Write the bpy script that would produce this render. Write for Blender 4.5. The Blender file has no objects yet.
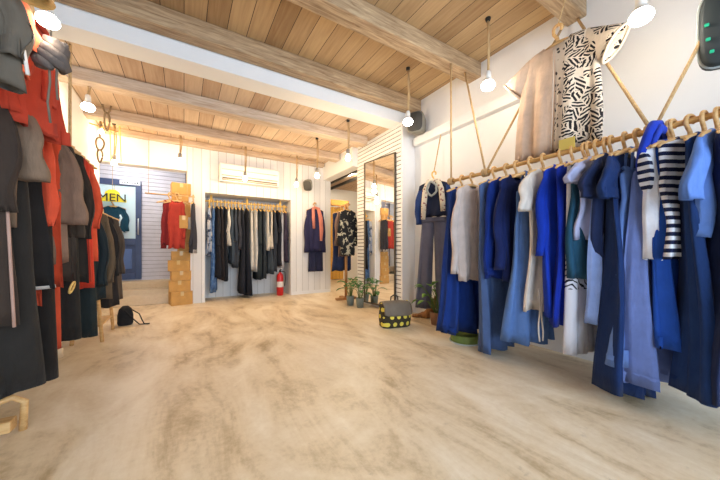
import bpy, bmesh, math, random
from mathutils import Vector, Matrix
SC = bpy.context.scene
COL = SC.collection
PI = math.pi
F = 287.6
S5, C5 = 0.5225, 0.8526          # heading of the camera (31.5 degrees right of +Y)

# ------------------------------------------------------------------ scene basics
def put(o, parent=None):
    COL.objects.link(o)
    if parent is not None:
        o.parent = parent
    return o

def tag(o, label, cat, group=None):
    o['label'] = label; o['category'] = cat
    if group: o['group'] = group
    return o

def thing(name, label, cat, loc=(0, 0, 0), rz=0.0, group=None):
    o = bpy.data.objects.new(name, None); COL.objects.link(o)
    o.empty_display_size = 0.05
    o.location = loc; o.rotation_euler = (0, 0, rz)
    return tag(o, label, cat, group)

class MB:
    """collects geometry, builds one mesh object"""
    def __init__(s): s.v = []; s.f = []; s.m = []; s.sm = []
    def add(s, vs, fs, mi=0, smooth=False):
        n = len(s.v); s.v += [tuple(v) for v in vs]
        for f in fs:
            s.f.append(tuple(i + n for i in f)); s.m.append(mi); s.sm.append(smooth)
        return s
    def box(s, x0, x1, y0, y1, z0, z1, mi=0, M=None):
        vs = [Vector((x, y, z)) for z in (z0, z1) for x, y in ((x0, y0), (x1, y0), (x1, y1), (x0, y1))]
        if M is not None: vs = [M @ v for v in vs]
        return s.add(vs, [(3, 2, 1, 0), (4, 5, 6, 7), (0, 1, 5, 4), (1, 2, 6, 5), (2, 3, 7, 6), (3, 0, 4, 7)], mi)
    def rings(s, rings, cap0=False, cap1=False, mi=0, smooth=True, closed=False):
        N = len(rings[0]); vs = [v for r in rings for v in r]; fs = []
        R = len(rings)
        for i in range(R if closed else R - 1):
            a = i * N; b = ((i + 1) % R) * N
            for k in range(N):
                k2 = (k + 1) % N
                fs.append((a + k, a + k2, b + k2, b + k))
        if cap0: fs.append(tuple(range(N - 1, -1, -1)))
        if cap1: fs.append(tuple((R - 1) * N + k for k in range(N)))
        return s.add(vs, fs, mi, smooth)
    def tube(s, pts, r, N=8, mi=0, cap=True, closed=False, flat=1.0):
        pts = [Vector(p) for p in pts]; rings = []
        n = len(pts)
        up = None
        for i, p in enumerate(pts):
            if closed: t = pts[(i + 1) % n] - pts[i - 1]
            else: t = pts[min(i + 1, n - 1)] - pts[max(i - 1, 0)]
            t.normalize()
            if up is None:
                up = Vector((0, 0, 1)) if abs(t.z) < .9 else Vector((0, 1, 0))
            a = t.cross(up)
            if a.length < 1e-4: a = t.cross(Vector((1, 0, 0)))
            a.normalize(); b = a.cross(t).normalized(); up = b
            rr = r[i] if isinstance(r, (list, tuple)) else r
            rings.append([p + a * math.cos(2 * PI * k / N) * rr + b * math.sin(2 * PI * k / N) * rr * flat for k in range(N)])
        return s.rings(rings, cap and not closed, cap and not closed, mi, True, closed)
    def lathe(s, prof, N=24, c=(0, 0, 0), mi=0, cap0=False, cap1=False):
        c = Vector(c)
        rings = [[c + Vector((r * math.cos(2 * PI * k / N), r * math.sin(2 * PI * k / N), z)) for k in range(N)] for r, z in prof]
        return s.rings(rings, cap0, cap1, mi)
    def build(s, name, mat, parent=None, bevel=0, M=None):
        me = bpy.data.meshes.new(name)
        me.from_pydata(s.v, [], s.f)
        mats = mat if isinstance(mat, (list, tuple)) else [mat]
        for m in mats: me.materials.append(m)
        for p, mi, sm in zip(me.polygons, s.m, s.sm):
            p.material_index = mi; p.use_smooth = sm
        if M is not None: me.transform(M)
        bm = bmesh.new(); bm.from_mesh(me)
        bmesh.ops.recalc_face_normals(bm, faces=bm.faces); bm.to_mesh(me); bm.free()
        o = bpy.data.objects.new(name, me)
        put(o, parent)
        if bevel:
            b = o.modifiers.new('bevel', 'BEVEL'); b.width = bevel; b.segments = 2; b.limit_method = 'ANGLE'
        return o

def struct(name, mb, mat, bevel=0):
    o = mb.build(name, mat, None, bevel); o['kind'] = 'structure'; return o

# ------------------------------------------------------------------ materials
MATS = {}
class NT:
    def __init__(s, name):
        s.m = bpy.data.materials.new(name); s.m.use_nodes = True
        s.t = s.m.node_tree; s.b = s.t.nodes['Principled BSDF']
    def n(s, typ, **kw):
        nd = s.t.nodes.new(typ)
        for k, v in kw.items():
            if hasattr(nd, k) and k not in ('Scale',): setattr(nd, k, v)
            else: nd.inputs[k].default_value = v
        return nd
    def l(s, a, b): s.t.links.new(a, b)
    def val(s, v, inp):
        if hasattr(v, 'is_linked') or hasattr(v, 'links'): s.l(v, inp)
        else: inp.default_value = v
    def math(s, op, a, b=0.0, c=None):
        nd = s.n('ShaderNodeMath', operation=op)
        s.val(a, nd.inputs[0]); s.val(b, nd.inputs[1])
        if c is not None: s.val(c, nd.inputs[2])
        return nd.outputs[0]
    def mix(s, f, a, b, mode='MIX'):
        nd = s.n('ShaderNodeMix', data_type='RGBA', blend_type=mode)
        s.val(f, nd.inputs[0])
        for v, i in ((a, 6), (b, 7)):
            if isinstance(v, (tuple, list)): nd.inputs[i].default_value = (*v[:3], 1)
            else: s.l(v, nd.inputs[i])
        return nd.outputs[2]
    def pos(s, kind='world'):
        if kind == 'world': return s.n('ShaderNodeNewGeometry').outputs['Position']
        return s.n('ShaderNodeTexCoord').outputs['Object']
    def mapv(s, v, scale=(1, 1, 1), rot=(0, 0, 0)):
        nd = s.n('ShaderNodeMapping'); s.l(v, nd.inputs[0]); nd.inputs['Scale'].default_value = scale; nd.inputs['Rotation'].default_value = rot
        return nd.outputs[0]
    def noise(s, v, scale, detail=4, rough=.55, dist=0.0):
        nd = s.n('ShaderNodeTexNoise'); s.l(v, nd.inputs['Vector'])
        nd.inputs['Scale'].default_value = scale; nd.inputs['Detail'].default_value = detail
        nd.inputs['Roughness'].default_value = rough; nd.inputs['Distortion'].default_value = dist
        return nd.outputs[0]
    def ramp(s, f, stops):
        nd = s.n('ShaderNodeValToRGB'); s.l(f, nd.inputs[0]); e = nd.color_ramp.elements
        while len(e) < len(stops): e.new(.5)
        for el, (p, c) in zip(e, stops):
            el.position = p; el.color = (*c, 1) if isinstance(c, (tuple, list)) else (c, c, c, 1)
        return nd.outputs[0]
    def sep(s, v):
        nd = s.n('ShaderNodeSeparateXYZ'); s.l(v, nd.inputs[0]); return nd.outputs
    def color(s, c):
        if isinstance(c, (tuple, list)): s.b.inputs['Base Color'].default_value = (*c[:3], 1)
        else: s.l(c, s.b.inputs['Base Color'])
    def bump(s, h, strength=.3, dist=.01):
        nd = s.n('ShaderNodeBump'); s.l(h, nd.inputs['Height']); nd.inputs['Strength'].default_value = strength; nd.inputs['Distance'].default_value = dist
        s.l(nd.outputs[0], s.b.inputs['Normal'])
    def rough(s, r): s.b.inputs['Roughness'].default_value = r; return s

def srgb(r, g, b):
    return tuple(((c / 255) / 12.92 if c / 255 < .04045 else ((c / 255 + .055) / 1.055) ** 2.4) for c in (r, g, b))

def flat(name, c, rough=.6, metal=0.0, var=.06, scale=6, emis=None):
    if name in MATS: return MATS[name]
    t = NT(name); v = t.noise(t.pos('obj'), scale, 3)
    d = t.ramp(v, [(.3, tuple(x * (1 - var) for x in c)), (.7, tuple(min(1, x * (1 + var)) for x in c))])
    t.color(d); t.rough(rough); t.b.inputs['Metallic'].default_value = metal
    if emis:
        t.b.inputs['Emission Color'].default_value = (*emis[0], 1); t.b.inputs['Emission Strength'].default_value = emis[1]
    MATS[name] = t.m; return t.m

def fabric(rgb, pat=None, rgb2=(20, 20, 20)):
    key = ('fab', rgb, pat, rgb2)
    if key in MATS: return MATS[key]
    t = NT('fabric_%d_%d_%d' % rgb + (('_' + pat) if pat else '')); p = t.pos('obj')
    c = srgb(*rgb); c2 = srgb(*rgb2)
    n1 = t.noise(p, 9, 4); n2 = t.noise(t.mapv(p, (1, 1, .25)), 60, 2)
    base = t.ramp(n1, [(.25, tuple(x * .85 for x in c)), (.75, tuple(min(1, x * 1.12) for x in c))])
    if pat == 'stripe':
        z = t.sep(p)[2]
        k = t.math('GREATER_THAN', t.math('FRACT', t.math('MULTIPLY', z, 21.0)), .5)
        base = t.mix(k, base, c2)
    elif pat == 'leaf':
        x, y, z = t.sep(p); cm = t.n('ShaderNodeCombineXYZ'); wob = t.noise(p, 9, 3)
        t.l(t.math('ADD', x, t.math('MULTIPLY', wob, .06)), cm.inputs[0]); t.l(t.math('ADD', z, t.math('MULTIPLY', wob, -.05)), cm.inputs[2])
        vo = t.n('ShaderNodeTexVoronoi'); t.l(cm.outputs[0], vo.inputs['Vector']); vo.inputs['Scale'].default_value = 9.5
        lv = t.n('ShaderNodeVectorMath', operation='SUBTRACT'); t.l(cm.outputs[0], lv.inputs[0]); t.l(vo.outputs['Position'], lv.inputs[1])
        lx, _, lz = t.sep(lv.outputs[0]); ang = t.math('MULTIPLY', t.sep(vo.outputs['Color'])[0], 6.28)
        ca, sa = t.math('COSINE', ang), t.math('SINE', ang)
        a = t.math('ADD', t.math('MULTIPLY', lx, ca), t.math('MULTIPLY', lz, sa)); b = t.math('SUBTRACT', t.math('MULTIPLY', lz, ca), t.math('MULTIPLY', lx, sa))
        wv = t.math('SINE', t.math('ADD', t.math('MULTIPLY', a, 165.0), t.math('MULTIPLY', t.math('ABSOLUTE', b), -170.0)))
        k = t.math('MULTIPLY', t.math('GREATER_THAN', wv, -.15), t.math('LESS_THAN', vo.outputs['Distance'], .70))
        k = t.math('MULTIPLY', k, t.math('GREATER_THAN', t.math('ABSOLUTE', b), .004))
        base = t.mix(k, base, c2)
    elif pat == 'camo':
        k = t.math('GREATER_THAN', t.noise(p, 9, 3, .6, .6), .56)
        base = t.mix(k, base, c2)
    elif pat == 'spots':
        vo = t.n('ShaderNodeTexVoronoi'); t.l(p, vo.inputs['Vector']); vo.inputs['Scale'].default_value = 26
        k = t.math('LESS_THAN', vo.outputs['Distance'], .3)
        base = t.mix(k, base, c2)
    elif pat == 'dots':
        x, y, z = t.sep(p)
        def cell(a, s): return t.math('SUBTRACT', t.math('FRACT', t.math('MULTIPLY', a, s)), .5)
        row = t.math('FLOOR', t.math('MULTIPLY', z, 13.0))
        xs = t.math('ADD', t.math('MULTIPLY', t.math('ADD', x, t.math('MULTIPLY', y, .9)), 11.5), t.math('MULTIPLY', row, .5))
        a = t.math('SUBTRACT', t.math('FRACT', xs), .5); b = cell(z, 13.0)
        k = t.math('LESS_THAN', t.math('ADD', t.math('MULTIPLY', a, a), t.math('MULTIPLY', b, b)), .085)
        base = t.mix(k, base, c2)
    elif pat == 'denim':
        k = t.ramp(t.noise(p, 14, 4, .6), [(.42, 0.0), (.6, 1.0)])
        base = t.mix(k, base, c2)
    t.color(base); t.rough(.88)
    t.b.inputs['Sheen Weight'].default_value = .03; t.b.inputs['Specular IOR Level'].default_value = .2
    h = t.math('ADD', t.math('MULTIPLY', t.noise(t.mapv(p, (1, 1, .35)), 16, 4), 1.0), t.math('MULTIPLY', n2, .12))
    t.bump(h, .8, .014)
    MATS[key] = t.m; return t.m

def planks(name, axis, width, c1, c2, gap=(.02, .012, .008), grain=1.0, rough=.75, gapw=.03, bump=.4):
    t = NT(name); p = t.pos('world'); x, y, z = t.sep(p)
    a, along = {'x': (x, y), 'y': (y, x), 'z': (z, y)}[axis]
    q = t.math('MULTIPLY', a, 1 / width); idx = t.math('FLOOR', q); fr = t.math('FRACT', q)
    wn = t.n('ShaderNodeTexWhiteNoise', noise_dimensions='1D'); t.l(idx, wn.inputs['W'])
    cmb = t.n('ShaderNodeCombineXYZ'); t.l(t.math('MULTIPLY', a, 14.0), cmb.inputs[0]); t.l(t.math('MULTIPLY', along, .9), cmb.inputs[1])
    t.l(t.math('MULTIPLY', z if axis != 'z' else x, 9.0), cmb.inputs[2])
    off = t.n('ShaderNodeVectorMath', operation='ADD'); t.l(cmb.outputs[0], off.inputs[0])
    c3 = t.n('ShaderNodeCombineXYZ'); t.l(t.math('MULTIPLY', wn.outputs[0], 37.0), c3.inputs[1]); t.l(c3.outputs[0], off.inputs[1])
    g = t.noise(off.outputs[0], 2.2, 6, .6, .5)
    f = t.math('ADD', t.math('MULTIPLY', g, .75 * grain), t.math('MULTIPLY', wn.outputs[0], .45))
    base = t.ramp(f, [(.25, c1), (.85, c2)])
    vo = t.n('ShaderNodeTexVoronoi'); cm = t.n('ShaderNodeCombineXYZ'); t.l(t.math('MULTIPLY', a, 3.0), cm.inputs[0]); t.l(t.math('MULTIPLY', along, 1.1), cm.inputs[1]); t.l(wn.outputs[0], cm.inputs[2])
    t.l(cm.outputs[0], vo.inputs['Vector']); vo.inputs['Scale'].default_value = 1.0
    kn = t.ramp(vo.outputs['Distance'], [(.03, .85 * min(1, grain)), (.09, 0.0)])
    base = t.mix(kn, base, tuple(k * .45 for k in c1))
    e = t.math('LESS_THAN', fr, gapw)
    base = t.mix(e, base, gap)
    t.color(base); t.rough(rough)
    t.bump(t.math('SUBTRACT', t.math('MULTIPLY', g, .3), e), bump, .01)
    return t.m

def wood(name, c1, c2, axis=0, rough=.7, scale=3):
    if name in MATS: return MATS[name]
    t = NT(name); sc = [14, 14, 14]; sc[axis] = 1.2
    g = t.noise(t.mapv(t.pos('obj'), tuple(sc)), scale, 6, .62, .6)
    t.color(t.ramp(g, [(.28, c1), (.72, c2)])); t.rough(rough); t.bump(g, .4, .01)
    MATS[name] = t.m; return t.m

def plaster(name, c, bump=.15, rough=.8, var=.03):
    t = NT(name); p = t.pos('world')
    n = t.noise(p, 1.6, 5, .6); n2 = t.noise(p, 35, 4)
    t.color(t.ramp(n, [(.3, tuple(k * (1 - var) for k in c)), (.7, tuple(min(1, k * (1 + var)) for k in c))]))
    t.rough(rough); t.bump(n2, bump, .006); return t.m

def concrete():
    t = NT('polished_mortar'); p = t.pos('world')
    w1 = t.noise(t.mapv(p, (1.0, .45, 1), (0, 0, .7)), 1.3, 7, .62, 1.6)
    w2 = t.noise(t.mapv(p, (1, .3, 1), (0, 0, -.5)), 3.2, 7, .66, 1.2)
    w3 = t.noise(p, 26, 5, .7)
    f = t.math('ADD', t.math('ADD', t.math('MULTIPLY', w1, .62), t.math('MULTIPLY', w2, .34)), t.math('MULTIPLY', w3, .14))
    c = t.ramp(f, [(.35, srgb(142, 118, 90)), (.44, srgb(186, 160, 122)), (.52, srgb(222, 200, 166)), (.64, srgb(240, 224, 198))])
    sp = t.ramp(t.noise(p, 9, 6, .75), [(.62, 0.0), (.74, .35)])
    c = t.mix(sp, c, srgb(126, 106, 84))
    t.color(c)
    t.l(t.ramp(f, [(.35, .34), (.7, .5)]), t.b.inputs['Roughness'])
    t.bump(f, .12, .01); return t.m

def glowmat(name, c, s):
    m = flat(name, c, .4, 0, 0.0, 1, (c, s)); return m

def glassmat(name='window_glass'):
    if name in MATS: return MATS[name]
    t = NT(name); nt = t.t
    tr = t.n('ShaderNodeBsdfTransparent'); gl = t.n('ShaderNodeBsdfGlossy'); gl.inputs['Roughness'].default_value = .02
    fr = t.n('ShaderNodeFresnel'); fr.inputs['IOR'].default_value = 1.45
    mx = t.n('ShaderNodeMixShader'); t.l(fr.outputs[0], mx.inputs[0]); t.l(tr.outputs[0], mx.inputs[1]); t.l(gl.outputs[0], mx.inputs[2])
    t.l(mx.outputs[0], nt.nodes['Material Output'].inputs['Surface']); MATS[name] = t.m; return t.m

M_WHITE = plaster('white_plaster', (.84, .82, .80))
M_WHITE2 = plaster('white_paint_beam', (.80, .79, .77), .08)
M_FLOOR = concrete()
M_CEIL = planks('pine_ceiling_boards', 'x', .19, srgb(146, 112, 74), srgb(196, 164, 120), gapw=.03)
M_CEIL_LIT = planks('ceiling_boards_lit', 'x', .19, srgb(176, 144, 116), srgb(216, 192, 164), gapw=.03)  # rear ceiling boards, the paler lighting there put into the wood colour
M_BEAM = wood('rough_beam_wood', srgb(128, 96, 64), srgb(204, 176, 138), 0)
M_BEAM2 = wood('pale_beam_wood', srgb(170, 142, 116), srgb(214, 194, 170), 0)
M_BACK = planks('white_vertical_boards', 'x', .14, (.72, .70, .67), (.84, .82, .79), gap=(.42, .39, .35), grain=.5, gapw=.05)
M_SLAT = flat('white_slat_paint', (.82, .81, .79), .6, 0, .03)
M_GAP = flat('slat_shadow_gap', srgb(84, 72, 62), .9)
M_ROPE = wood('rope_fibre', srgb(160, 124, 82), srgb(214, 182, 132), 2, .9, 9)
M_ROPED = wood('dark_rope_fibre', srgb(112, 92, 66), srgb(160, 136, 104), 2, .9, 9)
M_BAMB = wood('bamboo_rail', srgb(188, 138, 74), srgb(224, 180, 112), 1, .5, 4)
M_HANG = wood('hanger_wood', srgb(196, 146, 84), srgb(232, 192, 134), 0, .5, 4)
M_HANGY = wood('yellow_hanger_wood', srgb(214, 164, 76), srgb(240, 204, 122), 0, .5, 4)
M_STEP = planks('step_boards', 'z', .2, srgb(206, 182, 148), srgb(232, 214, 184), gapw=.01, grain=.7)
M_CARD = flat('cardboard', srgb(196, 148, 82), .85, 0, .08, 12)
M_CARDL = flat('cardboard_flap', srgb(212, 168, 104), .85, 0, .08, 12)
M_METALG = flat('grey_metal', srgb(120, 118, 112), .45, .6)
M_DARKM = flat('dark_metal', srgb(46, 44, 42), .5, .5)
M_BULB = glowmat('bulb_glow', (1.0, .86, .62), 22)
M_BULBW = glowmat('bulb_glow_white', (1.0, .95, .86), 16)
M_SOCK = flat('socket_grey', srgb(150, 142, 130), .5, .3)
M_SOCKW = flat('socket_white', srgb(226, 222, 214), .5)
M_BLACK = flat('black_plastic', srgb(28, 28, 30), .5)

# ------------------------------------------------------------------ camera
cam = bpy.data.cameras.new('camera'); cam_o = bpy.data.objects.new('camera', cam); COL.objects.link(cam_o)
cam.sensor_width = 36; cam.lens = F / 720 * 36; cam.shift_y = 9 / 720; cam.clip_start = .02
cam_o.location = (0, 0, 1.0); cam_o.rotation_euler = (PI / 2, 0, -math.atan2(S5, C5))
SC.camera = cam_o
def ray(u, v=249):
    a = (u - 360) / F; return S5 + C5 * a, C5 - S5 * a, (249 - v) / F
def onX(u, X): x, y, _ = ray(u); return X * y / x          # Y where the sight line over column u meets plane X
def atX(u, v, X): x, y, b = ray(u, v); t = X / x; return Vector((X, y * t, 1 + b * t))
def atY(u, v, Y): x, y, b = ray(u, v); t = Y / y; return Vector((x * t, Y, 1 + b * t))
def atT(u, v, t): x, y, b = ray(u, v); return Vector((x * t, y * t, 1 + b * t))

# ------------------------------------------------------------------ room shell
XL, XR, YB, YF = -1.15, 3.10, 6.10, -2.3
ZF, ZR = 3.28, 2.95
struct('floor', MB().box(-2.6, 5.8, YF - .1, 8.6, -.1, 0), M_FLOOR)
struct('ceiling', MB().box(XL - .1, XR + .1, YF - .1, 3.6, ZF, ZF + .08), M_CEIL)
struct('ceiling_rear', MB().box(-2.6, 5.8, 3.6, 8.6, ZR, ZR + .41), M_CEIL_LIT)
struct('wall_right', MB().box(XR, XR + .12, YF, 4.75, 0, ZF), M_WHITE)
struct('wall_left', MB().box(XL - .12, XL, YF, YB, 0, ZF), M_WHITE)
mb = MB()                                                   # unseen wall behind the camera; window opening added and enlarged for even daylight
mb.box(XL, -.95, YF - .12, YF, 0, ZF).box(3.06, XR, YF - .12, YF, 0, ZF).box(-.95, 3.06, YF - .12, YF, 0, .06).box(-.95, 3.06, YF - .12, YF, 3.0, ZF)
struct('wall_front', mb, M_WHITE)
mb = MB()
for x in (-.95, .37, 1.69, 3.01): mb.box(x, x + .05, YF - .09, YF - .03, .06, 3.0)
mb.box(-.95, 3.06, YF - .09, YF - .03, .06, .12).box(-.95, 3.06, YF - .09, YF - .03, 2.94, 3.0)
struct('unseen_window_1', mb, flat('window_frame_paint', srgb(70, 72, 76), .5))
struct('unseen_window_2', MB().box(-.9, 3.01, YF - .065, YF - .058, .12, 2.94), glassmat())
# back wall with the clothes alcove
AX0, AX1, AZ, AY = .34, 1.98, 2.06, 6.66
mb = MB().box(.06, AX0, YB, YB + .1, 0, ZR).box(AX1, 2.93, YB, YB + .1, 0, ZR).box(AX0, AX1, YB, YB + .1, AZ, ZR)
struct('wall_back', mb, M_BACK)
mb = MB().box(AX0 - .04, AX0, YB + .1, AY, 0, AZ + .04).box(AX1, AX1 + .04, YB + .1, AY, 0, AZ + .04).box(AX0, AX1, YB + .1, AY, AZ, AZ + .04)
struct('trim_1', mb, M_WHITE2)
struct('wall_alcove', MB().box(AX0 - .04, AX1 + .04, AY, AY + .05, 0, AZ + .04), M_BACK)
struct('baseboard_back', MB().box(AX1 + .02, 2.92, YB - .015, YB - .001, 0.0, .07), M_WHITE2)
# rear-left entrance: header, side pillar, steps, slatted wall
struct('trim_2', MB().box(XL - .12, .06, YB, YB + .22, 2.42, ZR), M_WHITE)
def slats(mb, x, y0, y1, z0, z1, step, face, depth=.018, fill=.80):
    z = z0
    while z < z1 - .01:
        zt = min(z + step * fill, z1)
        if face == '-x':
            vs = [(x, y0, z), (x - depth, y0, z), (x - depth * .7, y0, zt), (x, y0, zt), (x, y1, z), (x - depth, y1, z), (x - depth * .7, y1, zt), (x, y1, zt)]
        else:       # '-y': x is the plane Y, y0..y1 the X range
            vs = [(y1, x, z), (y1, x - depth, z), (y1, x - depth * .7, zt), (y1, x, zt), (y0, x, z), (y0, x - depth, z), (y0, x - depth * .7, zt), (y0, x, zt)]
        mb.add(vs, [(0, 1, 2, 3), (7, 6, 5, 4), (0, 4, 5, 1), (1, 5, 6, 2), (2, 6, 7, 3), (3, 7, 4, 0)], 1)
        z += step
mb = MB().box(.06, .30, YB + .1, 7.8, 0, ZR)
slats(mb, .06, YB + .1, 7.7, .33, ZR, .075, '-x')
struct('wall_pillar', mb, [M_GAP, M_SLAT])
mb = MB().box(-2.5, .06, 7.75, 7.85, 0, ZR)
slats(mb, 7.75, -2.4, .03, .33, ZR, .085, '-y', .02, .9)
struct('wall_entrance', mb, [flat('shutter_gap', srgb(138, 132, 138), .9), flat('shutter_slat', srgb(206, 204, 212), .6)])
struct('wall_entrance_left', MB().box(-2.6, -2.5, YB, 7.85, 0, ZR).box(-2.6, XL - .12, YB, YB + .1, 0, ZR), M_WHITE)
mb = MB().box(XL - .1, .05, 6.38, 7.75, 0, .17); struct('trim_3', mb, M_STEP, .006)
mb = MB().box(-2.5, .05, 7.3, 7.73, .17, .33); struct('trim_4', mb, M_STEP, .006)
# ceiling beams
for i, (y0, y1, z0, z1, m, x0, x1) in enumerate([
        (3.26, 3.42, 3.09, ZF, M_BEAM, XL, XR), (2.22, 2.40, 3.10, ZF, M_BEAM, XL, XR), (1.14, 1.30, 3.10, ZF, M_BEAM, XL, XR), (.05, .21, 3.10, ZF, M_BEAM, XL, XR), (-1.05, -.9, 3.1, ZF, M_BEAM, XL, XR),
        (4.18, 4.36, 2.81, ZR, M_BEAM2, XL, 2.72), (5.22, 5.40, 2.81, ZR, M_BEAM2, XL, 2.72), (5.98, YB - .002, 2.86, ZR, M_BEAM2, XL, 2.72)]):
    struct('trim_%d' % (5 + i), MB().box(x0, x1, y0, y1, z0, z1), m, .012)
struct('trim_13', MB().box(XL, XR, 3.43, 3.70, 2.93, 3.25), M_WHITE2, .006)
struct('trim_14', MB().box(XR - .09, XR, 1.15, 3.35, 2.58, 2.70), M_WHITE2, .006)    # ledge along the right wall
# slatted column with the mirror, bulkhead and the bright side room behind it
CX, CY0, CY1 = 2.86, 3.44, 4.75
mb = MB().box(CX, XR, CY0, CY1, 0, ZR)
slats(mb, CX, CY0, CY1, .0, ZR, .066, '-x', .014)
struct('wall_column', mb, [M_GAP, M_SLAT])
struct('wall_column_face', MB().box(CX - .012, XR, CY0 - .03, CY0, 0, ZR), M_WHITE)
struct('trim_15', MB().box(2.74, 2.95, CY1, YB, 2.58, ZR), M_WHITE2)
struct('wall_side', MB().box(5.6, 5.7, 4.6, 8.5, 0, ZR).box(XR, 5.6, 4.65, CY1, 0, ZR).box(2.2, 5.6, 8.4, 8.5, 0, ZR).box(2.1, 2.2, 6.72, 8.5, 0, ZR), M_WHITE)
mb = MB()
for x in (3.15, 3.5, 3.85): mb.box(x, x + .05, CY1, 8.3, ZR - .12, ZR - .05)
struct('trim_16', mb, M_DARKM)
struct('trim_17', MB().box(2.93, 3.7, 6.6, 6.72, 2.12, 2.26), wood('orange_lintel', srgb(200, 130, 50), srgb(232, 172, 88), 0))

# yellow plank door in the side room
t = thing('door_1', 'yellow wooden door at the far end of the side room', 'door', (4.05, 8.36, 0)); t['kind'] = 'structure'
M_YD = planks('yellow_door_boards', 'x', .12, srgb(214, 150, 56), srgb(244, 196, 96), gap=srgb(150, 96, 30), gapw=.06)
MB().box(-.42, .42, -.02, .02, .02, 2.35).build('door_leaf', M_YD, t, .004)
MB().box(-.42, .42, -.035, -.02, .3, .42).box(-.42, .42, -.035, -.02, 1.85, 1.97).build('door_brace', M_YD, t, .003)
MB().tube([(.34, -.03, 1.0), (.34, -.07, 1.0), (.34, -.07, 1.12), (.34, -.03, 1.12)], .008).build('door_handle', M_DARKM, t)

# blue door with its window
t = thing('door_2', 'blue wooden door with a glazed upper panel at the rear entrance', 'door', (-1.2, 7.70, .36)); t['kind'] = 'structure'
M_BLUE = flat('blue_door_paint', srgb(56, 72, 108), .5, 0, .08)
W = .43
mb = MB().box(-W, -W + .1, -.03, .02, 0, 2.08).box(W - .1, W, -.03, .02, 0, 2.08).box(-W + .1, W - .1, -.03, .02, 1.96, 2.08).box(-W + .1, W - .1, -.03, .02, .0, .14).box(-W + .1, W - .1, -.03, .02, .72, .86)
mb.box(-W + .1, W - .1, -.005, .012, .14, .72)
mb.build('door_frame', M_BLUE, t, .006)
MB().box(-W + .16, W - .16, -.022, -.006, .22, .64).build('door_panel', flat('blue_panel_paint', srgb(84, 108, 156), .5), t, .008)
t_glow = NT('frosted_pane'); t_glow.color((.62, .8, .86)); t_glow.rough(.15); MATS['frosted_pane'] = t_glow.m
MB().box(-W + .1, W - .1, -.004, .004, .86, 1.96).build('door_glass', t_glow.m, t)
MB().tube([(W - .05, -.03, .95), (W - .05, -.08, .95), (W - .05, -.08, 1.28), (W - .05, -.03, 1.28)], .012).build('door_handle', flat('steel_handle', (.7, .7, .7), .3, .9), t)
p = MB().box(W - .36, W - .02, -.042, -.031, 1.99, 2.07).build('door_plate', flat('white_plate', (.9, .9, .9), .4), t)
p['label'] = 'white door plate'
mb = MB(); rr = random.Random(4)
for k in range(7): mb.box(W - .33 + k * .042, W - .33 + k * .042 + .026, -.0445, -.0425, 2.015, 2.015 + rr.uniform(.02, .036))
mb.build('plate_marking', flat('plate_ink', srgb(70, 72, 84), .6), p)

# ------------------------------------------------------------------ garments
def sgnpow(a, p): return math.copysign(abs(a) ** p, a)
def ring(cx, cy, cz, hw, ht, N, amp=0, folds=5, ph=0, dip=0, slant=0, wob=0, tw=0):
    out = []; ct, st = math.cos(tw), math.sin(tw)
    for k in range(N):
        th = 2 * PI * k / N; c, s = math.cos(th), math.sin(th)
        x = hw * sgnpow(c, .85); y = ht * sgnpow(s, .75)
        q = x / max(hw, .01)
        w = math.sin(folds * q * PI * .5 + ph + .5 * math.sin(q * 3 + ph))
        y += amp * (w + .25 * abs(w) * w) + amp * .5 * math.sin(folds * q * PI * 1.15 + ph * 1.7 + (1.2 if s > 0 else 0)) + amp * .22 * math.sin(folds * q * PI * 2.3 + ph * 2.3)
        x += amp * .55 * math.sin(3 * th + ph) + amp * .35 * math.sin(7 * th + ph * 1.4)
        z = cz - dip * max(0, -s) ** 1.3 * (1 - abs(c)) + slant * x + wob * math.sin(2.5 * q * PI + ph)
        out.append(Vector((cx + x * ct - y * st, cy + x * st + y * ct, z)))
    return out

def shell(rows, N, mi=0, inset=.07):
    """rows bottom-inset so that the hem has a turned-in edge"""
    mb = MB(); R = [ring(*r[0], N=N, **r[1]) for r in rows]
    last, lk = rows[-1]
    cx, cy, cz, hw, ht = last
    R.append(ring(cx, cy, cz + .003, hw - .004, max(ht - .004, .003), N=N, **lk))
    R.append(ring(cx, cy, cz + inset, hw - .008, max(ht - .007, .002), N=N, **lk))
    mb.rings(R, mi=mi); return mb

def body_mesh(L, sh, hem, ht, hht, neck, dip, amp, folds, rng, slant=0.0, N=60, waist=None, top=.095):
    ph = rng.uniform(0, 6); rows = []; amp *= 1.45; tw = rng.uniform(-.22, .22); sw = rng.uniform(-.015, .015); p2 = rng.uniform(0, 6)
    rows.append(((0, 0, -top, neck, .018), dict(dip=dip)))
    rows.append(((0, 0, -top - .012, neck + .02, .024), dict(dip=dip * .8)))
    rows.append(((0, 0, -top - .028, sh * .72, ht * .8), dict(dip=dip * .3)))
    rows.append(((0, 0, -top - .052, sh * .96, ht), {}))
    rows.append(((0, 0, -top - .10, sh, ht), dict(amp=amp * .15, folds=folds, ph=ph)))
    rows.append(((0, 0, -top - .22, sh * .97, ht * 1.1), dict(amp=amp * .3, folds=folds, ph=ph)))
    z0 = -top - .22; n = 9
    for i in range(1, n + 1):
        f = i / n; hw = sh * .97 + (hem - sh * .97) * f
        if waist and .1 < f < .6: hw *= 1 - waist * math.sin((f - .1) / .5 * PI)
        hw *= 1 + .02 * math.sin(f * 9 + ph)
        rows.append(((.008 * math.sin(f * 5 + ph) + sw * f, .010 * math.sin(f * 4.5 + p2), z0 + (-L - z0) * f, hw, ht * 1.1 + (hht - ht * 1.1) * f),
                     dict(amp=amp * (.3 + .7 * f), folds=folds, ph=ph + f * .7 + .25 * math.sin(f * 6 + p2), slant=slant * f, wob=.010 * f, tw=tw * f)))
    return shell(rows, N)

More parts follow.
